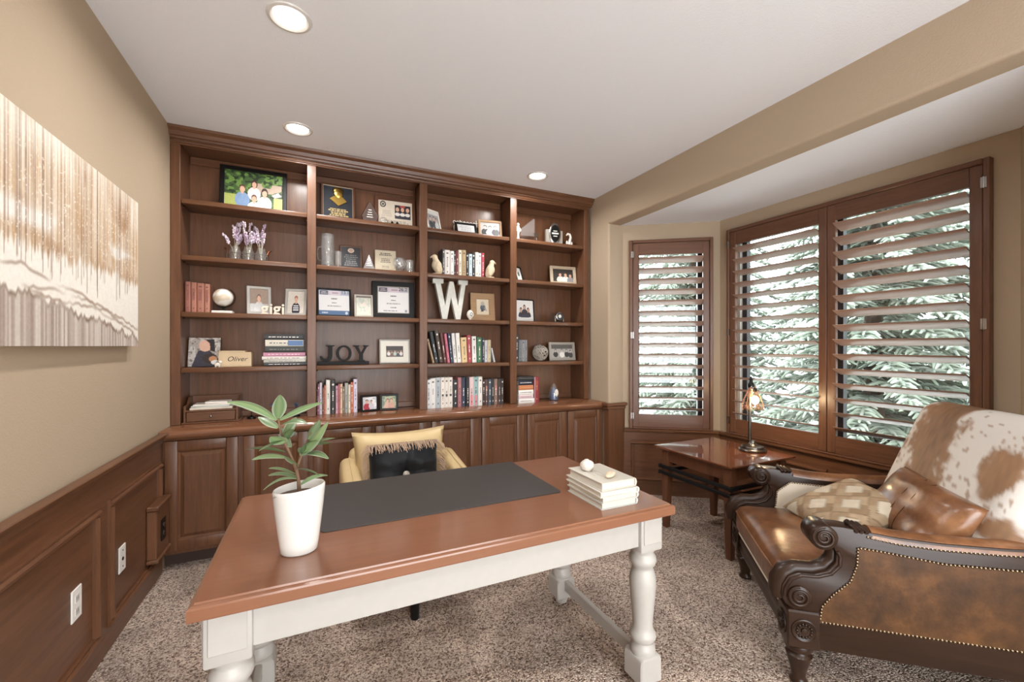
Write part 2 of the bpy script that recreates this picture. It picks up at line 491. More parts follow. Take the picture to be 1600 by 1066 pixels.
struct('wall_near_right', MB().prism(round_corner([(XR, YREAR - .1), (2.75, YREAR - .1), (2.56, .37), (XR, .37)], 3, .022), 'z', 0, ZS + .02), 'wall_paint', 'tan wall on the near side of the bay', 'wall')
struct('ceiling_bay', B(2.5, 3.75, 0.0, 3.5, ZS + .001, ZS + .1), 'ceiling_paint', 'lower pale ceiling over the bay window', 'ceiling')
# rear wall with a double door opening behind the camera
rw = MB()
rw.box(XL - .1, -.35, YREAR - .12, YREAR, 0, ZC); rw.box(1.85, 2.6, YREAR - .12, YREAR, 0, ZC); rw.box(-.35, 1.85, YREAR - .12, YREAR, 2.2, ZC)
struct('wall_rear', rw, 'wall_paint', 'tan wall with a wide doorway behind the viewer', 'wall')

ANG1 = math.atan2(-0.577, 0.817)
SEG = {'angled': ((2.55, 3.08), ANG1, .832), 'main': ((XB, 2.60), R(-90), 1.75), 'near': ((XB, .85), math.atan2(-.577, -.817), .832)}
WIN = {'angled': (.055, .765, .60, 2.302), 'main': (.094, 1.657, .60, 2.338)}
def wall_seg(name, key, label):
    (ox, oy), rz, L = SEG[key]
    mb = MB(); a, b = -.0, L + .0
    if key in WIN:
        x0, x1, z0, z1 = WIN[key]; x0 += .03; x1 -= .03; z0 += .03; z1 -= .03
        mb.prism([(a, 0), (b, 0), (b, z0), (a, z0)], 'y', 0, .16); mb.prism([(a, z1), (b, z1), (b, ZS + .05), (a, ZS + .05)], 'y', 0, .16)
        mb.prism([(a, z0), (x0, z0), (x0, z1), (a, z1)], 'y', 0, .16); mb.prism([(x1, z0), (b, z0), (b, z1), (x1, z1)], 'y', 0, .16)
    else:
        mb.box(a, b, 0, .16, 0, ZS + .05)
    mb.box(-.07, 0, 0.001, .16, 0, ZS + .05); mb.box(L, L + .07, 0.001, .16, 0, ZS + .05)
    return struct(name, mb, 'wall_paint', label, 'wall', loc=(ox, oy, 0), rot=(0, 0, rz))
wall_seg('wall_bay_angled', 'angled', 'tan angled bay wall with the narrow shuttered window')
wall_seg('wall_bay', 'main', 'tan bay wall with the wide shuttered window')
wall_seg('wall_bay_near', 'near', 'tan angled bay wall nearest the viewer')

# ------------------------------------------------------------------ wainscot
def mould_frame(parent, x0, x1, z0, z1, y=0.0, w=.034, t=.022):
    """four mitred strips of a picture-frame moulding; local x along the wall, room side is -y"""
    for (a, b, c, d), axis in ((((x0, z1 - w), (x1, z1 - w), (x1, z1), (x0, z1)), 'h'), (((x0, z0), (x1, z0), (x1, z0 + w), (x0, z0 + w)), 'h'),
                               (((x0, z0 + w), (x0 + w, z0 + w), (x0 + w, z1 - w), (x0, z1 - w)), 'v'), (((x1 - w, z0 + w), (x1, z0 + w), (x1, z1 - w), (x1 - w, z1 - w)), 'v')):
        mb = MB()
        xa, za = a; xb, zb = c
        if axis == 'h':
            pr = [(y, za), (y - t * .5, za), (y - t, za + w * .3), (y - t, za + w * .55), (y - t * .55, za + w * .75), (y - t * .6, zb), (y, zb)]
            mb.prism(pr, 'x', xa, xb)
        else:
            pr = [(xa, y), (xa, y - t * .5), (xa + w * .3, y - t), (xa + w * .55, y - t), (xa + w * .75, y - t * .55), (xb, y - t * .6), (xb, y)]
            mb.prism(pr, 'z', za, zb)
        mb.build('panel_moulding', 'wood_x' if axis == 'h' else 'wood_v', parent, smooth=False)
def rail_profile(z1, y=0.0, h=.055):
    return [(y, z1 - h), (y - .012, z1 - h), (y - .016, z1 - h * .7), (y - .026, z1 - h * .55), (y - .028, z1 - h * .3), (y - .04, z1 - h * .2), (y - .042, z1 - .003), (y - .038, z1), (y, z1)]
# left wall: local x runs along -Y ... built with local x = +Y direction, room side = -local y
t1 = thing('trim_1', 'stained wood wainscot with framed panels below the canvas', 'wainscot', (XL, -1.7, 0), R(90), kind='structure')
# with a 90 degree turn local x -> +Y and local -y -> +X (into the room)
B(0, 4.845, -.014, 0, 0, .80).build('wainscot_board', 'wood_x', t1)
MB().prism(rail_profile(.832, -.012), 'x', 0, 4.81).build('chair_rail', 'wood_x', t1, smooth=False)
for a, b in ((2.42, 3.085), (1.50, 2.318), (.6, 1.4), (-.3, .5), (-1.2, -.4)):
    mould_frame(t1, a + 1.7, b + 1.7, .11, .67, -.014)
# jamb pier and bay wainscot
t2 = thing('trim_2', 'stained wood wainscot capping the pier beside the bookcase', 'wainscot', (XR, 3.08, 0), kind='structure')
B(-.016, 0, -.016, .045, 0, .79).build('wainscot_board', 'wood_v', t2)
B(0, .168, -.016, 0, 0, .79).build('wainscot_board', 'wood_v', t2)
cap = MB(); cap.prism([(-.05, .06), (-.05, -.05), (.178, -.05), (.178, -.0), (0, 0), (0, .06)], 'z', .806, .832); cap.prism([(-.032, .06), (-.032, -.032), (.172, -.032), (.172, 0), (0, 0), (0, .06)], 'z', .775, .806)
cap.build('chair_rail', 'wood_x', t2, bevel=.006)
for num, key, pan in ((3, 'angled', [(.07, .77)]), (4, 'main', [(.06, .87), (.95, 1.7)]), (5, 'near', [(.06, .77)])):
    (ox, oy), rz, L = SEG[key]
    t = thing('trim_%d' % num, {'angled': 'wood wainscot under the narrow angled window', 'main': 'wood wainscot under the wide window', 'near': 'wood wainscot on the near angled bay wall'}[key], 'wainscot', (ox, oy, 0), rz, kind='structure')
    B(0.008, L - .008, -.014, 0, 0, .57).build('wainscot_board', 'wood_x', t)
    MB().prism([(0, .562), (-.026, .562), (-.03, .575), (-.05, .58), (-.052, .598), (0, .60)], 'x', 0.008, L - .008).build('sill_rail', 'wood_x', t, smooth=False)
    for a, b in pan: mould_frame(t, a, b, .13, .49, -.014)

# ------------------------------------------------------------------ windows with plantation shutters
def louver_mesh(L):
    mb = MB(); n = 10; prof = []
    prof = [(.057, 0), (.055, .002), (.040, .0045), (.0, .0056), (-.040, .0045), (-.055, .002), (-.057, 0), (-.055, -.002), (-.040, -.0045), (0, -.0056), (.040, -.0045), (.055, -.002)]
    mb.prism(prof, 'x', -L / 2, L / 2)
    return mb.mesh('louver', 'wood_louver_daylit', sharp=50)
def window(name, key, panels, label):
    (ox, oy), rz, L = SEG[key]; x0, x1, z0, z1 = WIN[key]
    w = thing(name, label, 'window', (ox, oy, 0), rz, kind='structure')
    cw = .028
    # casing: four boards that stand proud of the wall
    for a, b, c, d, mt in ((x0, x0 + cw, z0, z1, 'wood_shutter_v'), (x1 - cw, x1, z0, z1, 'wood_shutter_v'), (x0 + cw, x1 - cw, z1 - cw, z1, 'wood_shutter_h'), (x0 + cw, x1 - cw, z0, z0 + cw * .5, 'wood_shutter_h')):
        B(a, b, -.045, 0.0, c, d).build('casing', mt, w, bevel=.004)
    gx0, gx1 = x0 + .03, x1 - .03; gz0, gz1 = z0 + .03, z1 - .03
    # outer sash: white jamb liner, dark bronze sash, pane
    fr = MB()
    for a, b, c, d in ((gx0, gx0 + .03, gz0, gz1), (gx1 - .03, gx1, gz0, gz1), (gx0, gx1, gz1 - .03, gz1), (gx0, gx1, gz0, gz0 + .03)):
        fr.box(a, b, .055, .155, c, d)
    fr.build('window_frame', 'white_paint', w)
    ncol = len(panels)
    for i in range(ncol):
        sx0 = gx0 + .03 + (gx1 - gx0 - .06) * i / ncol; sx1 = gx0 + .03 + (gx1 - gx0 - .06) * (i + 1) / ncol
        s = MB()
        for a, b, c, d in ((sx0, sx0 + .04, gz0 + .03, gz1 - .03), (sx1 - .04, sx1, gz0 + .03, gz1 - .03), (sx0, sx1, gz1 - .07, gz1 - .03), (sx0, sx1, gz0 + .03, gz0 + .07)):
            s.box(a, b, .085, .13, c, d)
        so = s.build('sash', 'dark_bronze', w)
        B(sx0 + .03, sx1 - .03, .105, .109, gz0 + .06, gz1 - .06).build('pane', 'pane_glass', so)
    # shutters
    ix0, ix1 = x0 + cw, x1 - cw
    for i, (tilt, hinge) in enumerate(panels):
        a = ix0 + (ix1 - ix0) * i / ncol + .002; b = ix0 + (ix1 - ix0) * (i + 1) / ncol - .002
        lz, hz = z0 + cw * .5 + .002, z1 - cw - .002
        sw, tr, br = .052, .105, .115
        p = MB().box(a, a + sw, -.036, -.006, lz, hz).build('shutter_stile', 'wood_shutter_v', w, bevel=.003)
        MB().box(b - sw, b, -.036, -.006, lz, hz).build('shutter_stile', 'wood_shutter_v', w, bevel=.003)
        MB().box(a + sw, b - sw, -.035, -.007, hz - tr, hz).build('shutter_rail', 'wood_shutter_h', w)
        MB().box(a + sw, b - sw, -.035, -.007, lz, lz + br).build('shutter_rail', 'wood_shutter_h', w)
        me = louver_mesh(b - a - 2 * sw - .004)
        nl = 15; sp = (hz - tr - lz - br) / nl
        for k in range(nl):
            # room edge up, outer edge down
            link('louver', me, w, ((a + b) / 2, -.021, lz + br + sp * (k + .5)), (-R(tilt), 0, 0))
        hx = a - .006 if hinge < 0 else b + .006
        for hz_ in (lz + .10, (lz + hz) / 2, hz - .10):
            MB().lathe([(.005, -.03), (.005, .03)], 8, (hx, -.046, hz_)).box(hx - .012, hx + .012, -.048, -.044, hz_ - .028, hz_ + .028).build('hinge', 'steel', w)
    return w
window('window_1', 'angled', [(19, -1)], 'narrow angled window with a stained wood louvered shutter')
window('window_2', 'main', [(13, -1), (22, 1)], 'wide bay window with two stained wood louvered shutters')

# ------------------------------------------------------------------ outdoors
struct('ground', B(3.45, 40, -25, 40, -.6, -.35), 'gravel', 'pale bright ground outside the windows', 'ground')
def spruce_mesh(seed, hgt, rad):
    rr = random.Random(seed)
    mb = MB(); cols = []
    z = .25
    while z < hgt - .15:
        f = (z - .2) / (hgt - .2)
        L = rad * (1 - f) ** 0.85
        nb = 10 if f < .75 else 6
        a0 = rr.random() * 6.28
        for b in range(nb):
            az = a0 + 6.283 * b / nb + rr.uniform(-.2, .2)
            l = L * rr.uniform(.82, 1.12)
            d = Vector((math.cos(az), math.sin(az), 0)); side = Vector((-d.y, d.x, 0))
            zz = z + rr.uniform(-.08, .08)
            spine = lambda t: Vector((0, 0, zz)) + d * (l * t) + Vector((0, 0, .18 * l * t - .42 * l * t * t))
            nt = max(4, int(l / (.07 if z < 4.2 else .14)))
            for k in range(nt):
                t = (k + .8) / nt
                p = spine(t)
                for sg in (-1, 1, 0):
                    if sg == 0 and rr.random() < .4: continue
                    ln = (.13 + .20 * (1 - t) * min(1, l)) * rr.uniform(.75, 1.25)
                    dr = (d * rr.uniform(.55, .95) + side * sg * rr.uniform(.6, 1.0) + Vector((0, 0, rr.uniform(-.5, -.05)))).normalized()
                    e = p + dr * ln; m = p + dr * ln * .5 + Vector((0, 0, .02))
                    w = rr.uniform(.015, .024)
                    n0 = len(mb.v)
                    mb.tube([p, p + dr * ln * .22, m, e - dr * ln * .1, e], [.012, w, w * .95, w * .55, .004], 5)
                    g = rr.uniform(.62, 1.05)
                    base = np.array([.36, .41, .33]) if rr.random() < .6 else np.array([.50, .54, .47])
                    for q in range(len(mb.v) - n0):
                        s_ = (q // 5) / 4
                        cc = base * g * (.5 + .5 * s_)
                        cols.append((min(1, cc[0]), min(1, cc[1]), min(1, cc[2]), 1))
        z += .26 * (1 - .35 * f)
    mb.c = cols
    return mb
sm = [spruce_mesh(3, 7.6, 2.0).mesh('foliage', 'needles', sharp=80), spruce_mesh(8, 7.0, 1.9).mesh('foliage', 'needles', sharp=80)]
tk = [MB().lathe([(.13, 0), (.10, 1.5), (.05, h - 1), (.01, h)], 10).mesh('trunk', 'trunk') for h in (7.6, 7.0)]
TREES = [(6.7, 6.0, 0, 0.3, 'pale spruce tree seen through the narrow angled window'), (6.7, 3.05, 1, 1.4, 'pale spruce tree filling the left shutter of the wide window'),
         (7.2, .2, 0, 2.2, 'pale spruce tree at the right shutter of the wide window'), (10.4, 4.2, 0, 4.0, 'farther spruce between the two trees at the wide window'), (11.2, 1.6, 1, 5.1, 'farther spruce behind the right shutter')]
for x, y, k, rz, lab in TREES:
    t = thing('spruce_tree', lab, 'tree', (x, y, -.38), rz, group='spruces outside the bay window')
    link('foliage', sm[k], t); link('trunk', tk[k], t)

# ------------------------------------------------------------------ ceiling cans
for i, (x, y) in enumerate(CANS):
    lab = ['recessed ceiling light at the top edge, nearest in view', 'recessed ceiling light above the first bookcase bay', 'recessed ceiling light above the right end of the bookcase'][i] if i < 3 else ['added recessed light just above the frame, middle of the room', 'added recessed light behind the viewer, left side', 'added recessed light behind the viewer, right side'][i - 3]
    t = thing('recessed_light', lab, 'ceiling light', (x, y, ZC), group='recessed ceiling lights' if i < 3 else 'added recessed lights out of view')
    MB().lathe([(.062, -.001), (.066, -.004), (.074, -.008), (.086, -.005), (.088, 0.0)], 28).move(lambda p: p).build('trim_ring', 'white_gloss', t)
    MB().lathe([(.061, -.0016), (.05, -.006), (.03, -.008), (.001, -.009)], 24).build('lens', 'can_glow', t)
    l = area('can_lamp', (0, 0, -.016), (0, 0, 0), .12, .12, CAN_POWER, (1.0, .975, .945), shape='DISK', spread=165)
    l.parent = t

# ------------------------------------------------------------------ built-in bookcase
YF = 3.36
bc = thing('bookcase', 'tall built-in stained wood bookcase with four open bays', 'bookcase', ((XL + XR) / 2, 3.5, .837))
BO = tuple(bc.location)
def bpart(name, mb, mat, **k): return mb.build(name, mat, bc, origin=BO, **k)
BAYS = [(-.794, -.063), (-.004, .741), (.803, 1.533), (1.595, 2.304)]
SHELF = [2.30, 1.935, 1.567, 1.203]
ZT = .838
stiles = [(-.845, -.794), (-.063, -.004), (.741, .803), (1.533, 1.595), (2.304, 2.358)]
for a, b in stiles: bpart('stile', B(a, b, YF - .02, YF, ZT, 2.64), 'wood_v', bevel=.003)
for a, b in ((-.838, -.797), (-.05, -.017), (.755, .789), (1.547, 1.581), (2.307, 2.352)): bpart('side_panel', B(a, b, YF, 3.59, ZT, 2.69), 'wood_v')
bpart('top_rail', B(-.845, 2.358, YF - .02, YF + .0, 2.64, 2.70), 'wood_x', bevel=.003)
for a, b in BAYS:
    bpart('back_panel', B(a - .01, b + .01, 3.583, 3.592, ZT, 2.69), 'wood_v')
    bpart('top_panel', B(a, b, YF, 3.583, 2.655, 2.675), 'wood_x')
    bpart('back_rail', B(a, b, 3.565, 3.583, ZT, ZT + .045), 'wood_x', bevel=.004)
    bpart('back_rail', B(a, b, 3.565, 3.583, 2.60, 2.655), 'wood_x', bevel=.004)
    for z in SHELF:
        bpart('shelf', B(a, b, YF - .006, 3.582, z - .032, z), 'wood_x', bevel=.005, seg=2)
        for sx in (a + .004, b - .004):
            bpart('shelf_pin', MB().lathe([(.004, -.006), (.004, .006)], 6, (sx, YF + .05, z - .038), axis='x'), 'steel')
cr = [(YF - .02, 2.672), (YF - .03, 2.672), (YF - .034, 2.684), (YF - .044, 2.688), (YF - .052, 2.71), (YF - .07, 2.724), (YF - .074, 2.739), (YF, 2.739), (YF, 2.672)]
bpart('crown_moulding', MB().prism(cr, 'x', -.846, 2.385), 'wood_x', smooth=False)
bpart('crown_bead', MB().prism([(YF - .02, 2.648), (YF - .027, 2.65), (YF - .029, 2.657), (YF - .025, 2.664), (YF - .02, 2.666)], 'x', -.845, 2.36), 'wood_x')

# worktop and base cabinets
ct = thing('countertop', 'polished wood countertop running under the bookcase bays', 'countertop', ((XL + XR) / 2, 3.35, .795))
ctb = MB().prism([(3.12, .797), (3.116, .805), (3.114, .820), (3.118, .832), (3.126, .837), (3.598, .837), (3.598, .797)], 'x', XL + .002, XR - .004)
ctb.build('worktop', 'wood_counter', ct, origin=tuple(ct.location), sharp=60)
MB().prism([(3.15, .775), (3.138, .78), (3.13, .797), (3.17, .797), (3.17, .775)], 'x', XL + .003, XR - .005).build('edge_moulding', 'wood_x', ct, origin=tuple(ct.location), smooth=False)
B(XL + .003, XR - .005, 3.17, 3.595, .775, .797).build('sub_top', 'wood_x', ct, origin=tuple(ct.location))
def raised_door_parts(w, h):
    fr = MB(); s = .062
    # frame with an outer bevel and an inner ogee step (room side = -y)
    fr.box(-w / 2, -w / 2 + s, -.02, 0, 0, h); fr.box(w / 2 - s, w / 2, -.02, 0, 0, h)
    fr.box(-w / 2 + s, w / 2 - s, -.02, 0, h - s, h); fr.box(-w / 2 + s, w / 2 - s, -.02, 0, 0, s)
    pn = MB()
    def ring(m, y): return [(-w / 2 + m, y, m), (w / 2 - m, y, m), (w / 2 - m, y, h - m), (-w / 2 + m, y, h - m)]
    rings = [ring(s - .001, -.016), ring(s + .006, -.010), ring(s + .012, -.007), ring(s + .034, -.019), ring(s + .038, -.019)]
    vs = [p for r in rings for p in r]; fs = []
    for j in range(len(rings) - 1):
        for k in range(4): fs.append((j * 4 + k, j * 4 + (k + 1) % 4, (j + 1) * 4 + (k + 1) % 4, (j + 1) * 4 + k))
    fs.append(tuple(range(len(vs) - 4, len(vs))))
    pn.add(vs, fs)
    return fr.mesh('door', 'wood_v', bevel=.004, seg=2), pn.mesh('raised_panel', 'wood_v', smooth=False)
DOORS = [(-.824, -.454), (-.424, -.052), (-.02, .350), (.382, .755), (.790, 1.163), (1.197, 1.570), (1.605, 1.977), (2.006, 2.372)]
dm = raised_door_parts(.371, .66)
ords = ['leftmost base cabinet, beside the left wall wainscot', 'second base cabinet from the left, behind the potted plant', 'third base cabinet from the left, beside the gold chair', 'fourth base cabinet from the left, behind the gold chair', 'fifth base cabinet from the left, past the gold chair', 'sixth base cabinet from the left', 'seventh base cabinet from the left, behind the desk books', 'rightmost base cabinet, beside the window pier']
edges = [-.845] + [(DOORS[i][1] + DOORS[i + 1][0]) / 2 for i in range(7)] + [2.372]
for i, (a, b) in enumerate(DOORS):
    cxm = (a + b) / 2
    t = thing('base_cabinet', ords[i] + ', raised panel door', 'cabinet', (cxm, 3.4, 0), group='base cabinets under the bookcase')
    e0, e1 = edges[i] - cxm, edges[i + 1] - cxm
    B(e0 + .0003, e1 - .0003, -.23, .195, .085, .774).build('body', 'wood_v', t)
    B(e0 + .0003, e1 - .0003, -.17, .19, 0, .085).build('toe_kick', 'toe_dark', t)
    d = link('door', dm[0], t, (0, -.2305, .112)); link('raised_panel', dm[1], d)

# ------------------------------------------------------------------ canvas painting on the left wall
nu, nv = 300, 170
W_, H_ = 1.28, .712
uu = np.linspace(0, 1, nu + 1)[None, :].repeat(nv + 1, 0); vv = np.linspace(0, 1, nv + 1)[:, None].repeat(nu + 1, 1)
def n1d(k, seed): 
    r_ = np.random.default_rng(seed); a = r_.random(k + 2); x = np.linspace(0, k, nu + 1); i = x.astype(int); f = x - i
    return a[i] * (1 - f) + a[i + 1] * f
def n2d(kx, ky, seed):
    r_ = np.random.default_rng(seed); a = r_.random((ky + 2, kx + 2)); x = np.linspace(0, kx, nu + 1); y = np.linspace(0, ky, nv + 1)
    i = x.astype(int); j = y.astype(int); fx = (x - i)[None, :]; fy = (y - j)[:, None]
    g = lambda jj, ii: a[np.ix_(jj, ii)]
    return (g(j, i) * (1 - fx) + g(j, i + 1) * fx) * (1 - fy) + (g(j + 1, i) * (1 - fx) + g(j + 1, i + 1) * fx) * fy
ss = lambda a, b, x: np.clip((x - a) / (b - a), 0, 1) ** 2 * (3 - 2 * np.clip((x - a) / (b - a), 0, 1))
img = np.ones((nv + 1, nu + 1, 3)) * np.array([240, 236, 228])
def mixin(mask, col):
    global img
    img = img * (1 - mask[..., None]) + np.array(col) * mask[..., None]
img[:] = (232, 227, 218)
fine = n1d(300, 1)[None, :]
low = .41 + .07 * (n1d(150, 3)[None, :] - .5) + .02 * n2d(8, 2, 33)
amb = ss(0, .05, vv - low) * (1 - .8 * ss(.72, 1.02, vv + .22 * (n1d(120, 4)[None, :] - .5)))
mixin(amb * (.35 + .65 * fine) * (.5 + .7 * n2d(9, 6, 5)).clip(0, 1), (180, 144, 104))
mixin(amb * ss(.5, .8, n2d(7, 5, 15)) * (.3 + .7 * n1d(300, 16)[None, :]), (148, 106, 70))
mixin(ss(.66, .8, n2d(5, 5, 12)) * ss(.44, .5, vv) * (1 - ss(.58, .66, vv)) * .85, (238, 236, 232))
streak = ss(.72, .9, n1d(300, 6))[None, :] * (.45 + .55 * n2d(150, 6, 7))
end = .30 + .22 * n1d(300, 8)[None, :]
mixin(.8 * streak * ss(0, .02, vv - end) * (1 - .55 * ss(.8, 1.0, vv)), (128, 100, 80))
drip = ss(.86, .95, n1d(150, 21))[None, :]
mixin(.85 * drip * ss(0, .02, vv - (.26 + .16 * n1d(150, 22)[None, :])) * (1 - .4 * ss(.75, 1, vv)), (92, 74, 64))
mixin(ss(.72, .9, n2d(260, 150, 9)) * amb * .7, (240, 236, 228))
ridge = .30 - .25 * uu + .05 * (n1d(20, 10)[None, :] - .5) + .03 * (n1d(120, 11)[None, :] - .5)
mixin((1 - ss(-.02, .0, vv - ridge)) * (.25 + .6 * n1d(150, 14)[None, :]), (138, 118, 108))
mixin((1 - ss(.0, .022, np.abs(vv - ridge))) * (.35 + .6 * n2d(40, 3, 17)), (100, 76, 60))
for q, (off, sd_) in enumerate(((.06, 30), (.10, 31), (.035, 32))):
    mixin((1 - ss(.0, .014, np.abs(vv - .30 + .25 * uu - off - .10 * (n1d(7, sd_)[None, :] - .5) - .015 * n1d(60, sd_ + 9)[None, :]))) * .75 * ss(.3, .7, n2d(12, 3, 13 + q)), (150, 128, 112))
img = np.clip(img + 10 * (n2d(200, 110, 16)[..., None] - .5), 0, 255)
def lin(a):
    a = np.asarray(a, dtype=float) / 255
    return np.where(a <= .04045, a / 12.92, ((a + .055) / 1.055) ** 2.4)
def print_grid(name, im, w, h, mat, parent, x0, z0, y):
    """flat print: a grid in the local xz plane, seen from -y, coloured from the array (row 0 = bottom)"""
    nyp, nxp = im.shape[:2]
    xs = np.linspace(x0, x0 + w, nxp); zs = np.linspace(z0, z0 + h, nyp)
    V = np.empty((nyp, nxp, 3)); V[..., 0] = xs[None, :]; V[..., 1] = y; V[..., 2] = zs[:, None]
    idx = np.arange(nyp * nxp).reshape(nyp, nxp)
    F = np.stack([idx[:-1, :-1], idx[:-1, 1:], idx[1:, 1:], idx[1:, :-1]], -1).reshape(-1, 4)
    me = bpy.data.meshes.new(name)
    me.from_pydata(V.reshape(-1, 3).tolist(), [], F.tolist())
    at = me.color_attributes.new('Col', 'FLOAT_COLOR', 'POINT')
    c = np.ones((nyp * nxp, 4), dtype=np.float32); c[:, :3] = lin(im).reshape(-1, 3)
    at.data.foreach_set('color', c.ravel())
    me.materials.append(MAT[mat])
    return link(name, me, parent)
art = thing('canvas_painting', 'large abstract canvas with brown drips over white on the left wall', 'painting', (XL + .001, 1.405, 1.345), R(90))
B(0, W_, -.038, 0, 0, H_).build('stretched_canvas', 'white_matte', art)
print_grid('painted_face', img, W_, H_, 'canvas_print', art, 0, 0, -.0385)

# outlets on the left wainscot
def outlet(y, z, lab, kind):
    t = thing('wall_outlet', lab, 'outlet', (XL + .0145, y, z), R(90))
    B(-.037, .037, -.006, 0, 0, .122).build('cover_plate', 'white_plastic', t, bevel=.003)
    if kind == 0:
        for dz in (.033, .082):
            s = MB().prism([(-.014, dz - .014), (.014, dz - .014), (.014, dz + .014), (-.014, dz + .014)], 'y', -.0072, -.006).build('socket_face', 'white_gloss', t)
            for dx in (-.006, .006): B(dx - .0012, dx + .0012, -.0076, -.0070, dz - .005, dz + .006).build('slot', 'black_paint', s)
    else:
        MB().lathe([(.008, -.0085), (.008, -.006)], 12, (0, 0, .06), axis='y').build('jack', 'black_metal', t)
        for dz in (.025, .10): MB().lathe([(.004, -.0075), (.004, -.006)], 8, (0, 0, dz), axis='y').build('plate_screw', 'steel', t)
outlet(2.148, .305, 'white duplex outlet plate on the near wainscot panel', 0)
outlet(2.562, .288, 'white jack plate on the far wainscot panel', 1)
t = thing('outlet_box', 'raised wooden outlet block with a black outlet near the corner', 'outlet', (XL + .0145, 2.985, .165), R(90))
B(-.105, .105, -.045, 0, 0.02, .285).build('block', 'wood_v', t, bevel=.004)
B(-.115, .115, -.055, 0, .285, .31).build('cap', 'wood_x', t, bevel=.006)
B(-.115, .115, -.055, 0, 0, .022).build('foot', 'wood_x', t, bevel=.006)
o = B(-.036, .036, -.050, -.045, .09, .21).build('outlet_plate', 'black_frame', t, bevel=.002)
for dz in (.125, .175): MB().lathe([(.014, -.0515), (.014, -.05)], 12, (0, 0, dz), axis='y').build('socket_face', 'steel', o)

# ------------------------------------------------------------------ writing desk
DZ = .74
desk = thing('writing_desk', 'long desk with reddish wood top and white turned legs', 'desk', (.485, 1.60, 0))
DX, DY = .76, .40
tp = MB()
pr = lambda m, z: [(-DX + m, -DY + m, z), (DX - m, -DY + m, z), (DX - m, DY - m, z), (-DX + m, DY - m, z)]
rings = [pr(.006, .698), pr(.001, .700), pr(0, .703), pr(0, .728), pr(.002, .7325), pr(.008, .735), pr(.012, .7355), pr(.014, .740)]
vs = [p for r in rings for p in r]; fs = [(3, 2, 1, 0)]
for j in range(len(rings) - 1):
    for k in range(4): fs.append((j * 4 + k, j * 4 + (k + 1) % 4, (j + 1) * 4 + (k + 1) % 4, (j + 1) * 4 + k))
fs.append(tuple(range(len(vs) - 4, len(vs))))
tp.add(vs, fs).build('desktop', 'wood_desk', desk, smooth=False)
LX, LY = .685, .305
for sy in (-1, 1):
    B(-LX + .05, LX - .05, sy * (LY + .025) - .011, sy * (LY + .025) + .011, .575, .698).build('apron', 'white_paint', desk, bevel=.002)
for sx in (-1, 1):
    B(sx * (LX + .025) - .011, sx * (LX + .025) + .011, -LY + .05, LY - .05, .575, .698).build('apron', 'white_paint', desk, bevel=.002)
    st = MB().box(sx * LX - .012, sx * LX + .012, -LY + .045, LY - .045, .082, .137)
    st.build('stretcher', 'white_paint', desk, bevel=.004)
prof = [(.030, .140), (.047, .143), (.049, .155), (.047, .170), (.040, .178), (.038, .186), (.046, .192), (.051, .205), (.050, .218), (.043, .228), (.040, .236), (.038, .25), (.042, .30), (.048, .36), (.0515, .41), (.050, .44), (.044, .462), (.039, .472), (.040, .480), (.048, .490), (.0525, .504), (.051, .519), (.043, .530), (.041, .536), (.046, .545), (.046, .555), (.03, .556)]
blk = MB().box(-.053, .053, -.053, .053, .553, .698)
leg_me = MB().lathe(prof, 24).mesh('turned_shaft', 'white_paint', sharp=60)
foot = MB(); foot.prism([(-.052, .04), (.052, .04), (.052, .128), (.04, .146), (-.04, .146), (-.052, .128)], 'y', -.052, .052)
foot_me = foot.mesh('foot_block', 'white_paint', bevel=.006)
bun_me = MB().lathe([(.022, 0), (.028, .004), (.034, .02), (.040, .042), (.03, .043)], 18).mesh('bun_foot', 'white_paint')
blk_me = blk.mesh('leg_block', 'white_paint', bevel=.007, seg=2)
panel_me = MB().box(-.042, .042, -.0565, -.052, .585, .69).mesh('block_panel', 'white_paint', bevel=.002)
for sx in (-1, 1):
    for sy in (-1, 1):
        lg = link('leg', blk_me, desk, (sx * LX, sy * LY, 0))
        link('turned_shaft', leg_me, lg); link('foot_block', foot_me, lg); link('bun_foot', bun_me, lg)
        link('block_panel', panel_me, lg, rot=(0, 0, 0 if sy < 0 else math.pi))
        link('block_panel', panel_me, lg, rot=(0, 0, R(90) if sx > 0 else R(-90)))
# desk mat
mat_o = MB()
w, d, r = .455, .25, .018
poly = []
for cx_, cy_, a0 in ((w - r, d - r, 0), (-w + r, d - r, 90), (-w + r, -d + r, 180), (w - r, -d + r, 270)):
    for k in range(5): poly.append((cx_ + r * math.cos(R(a0 + k * 22.5)), cy_ + r * math.sin(R(a0 + k * 22.5))))
mat_o.prism(poly, 'z', 0, .004)
tag(mat_o.build('desk_mat', 'black_mat', loc=(.465, 1.742, DZ), bevel=.001), 'long black desk mat lying on the wooden desk', 'desk mat')

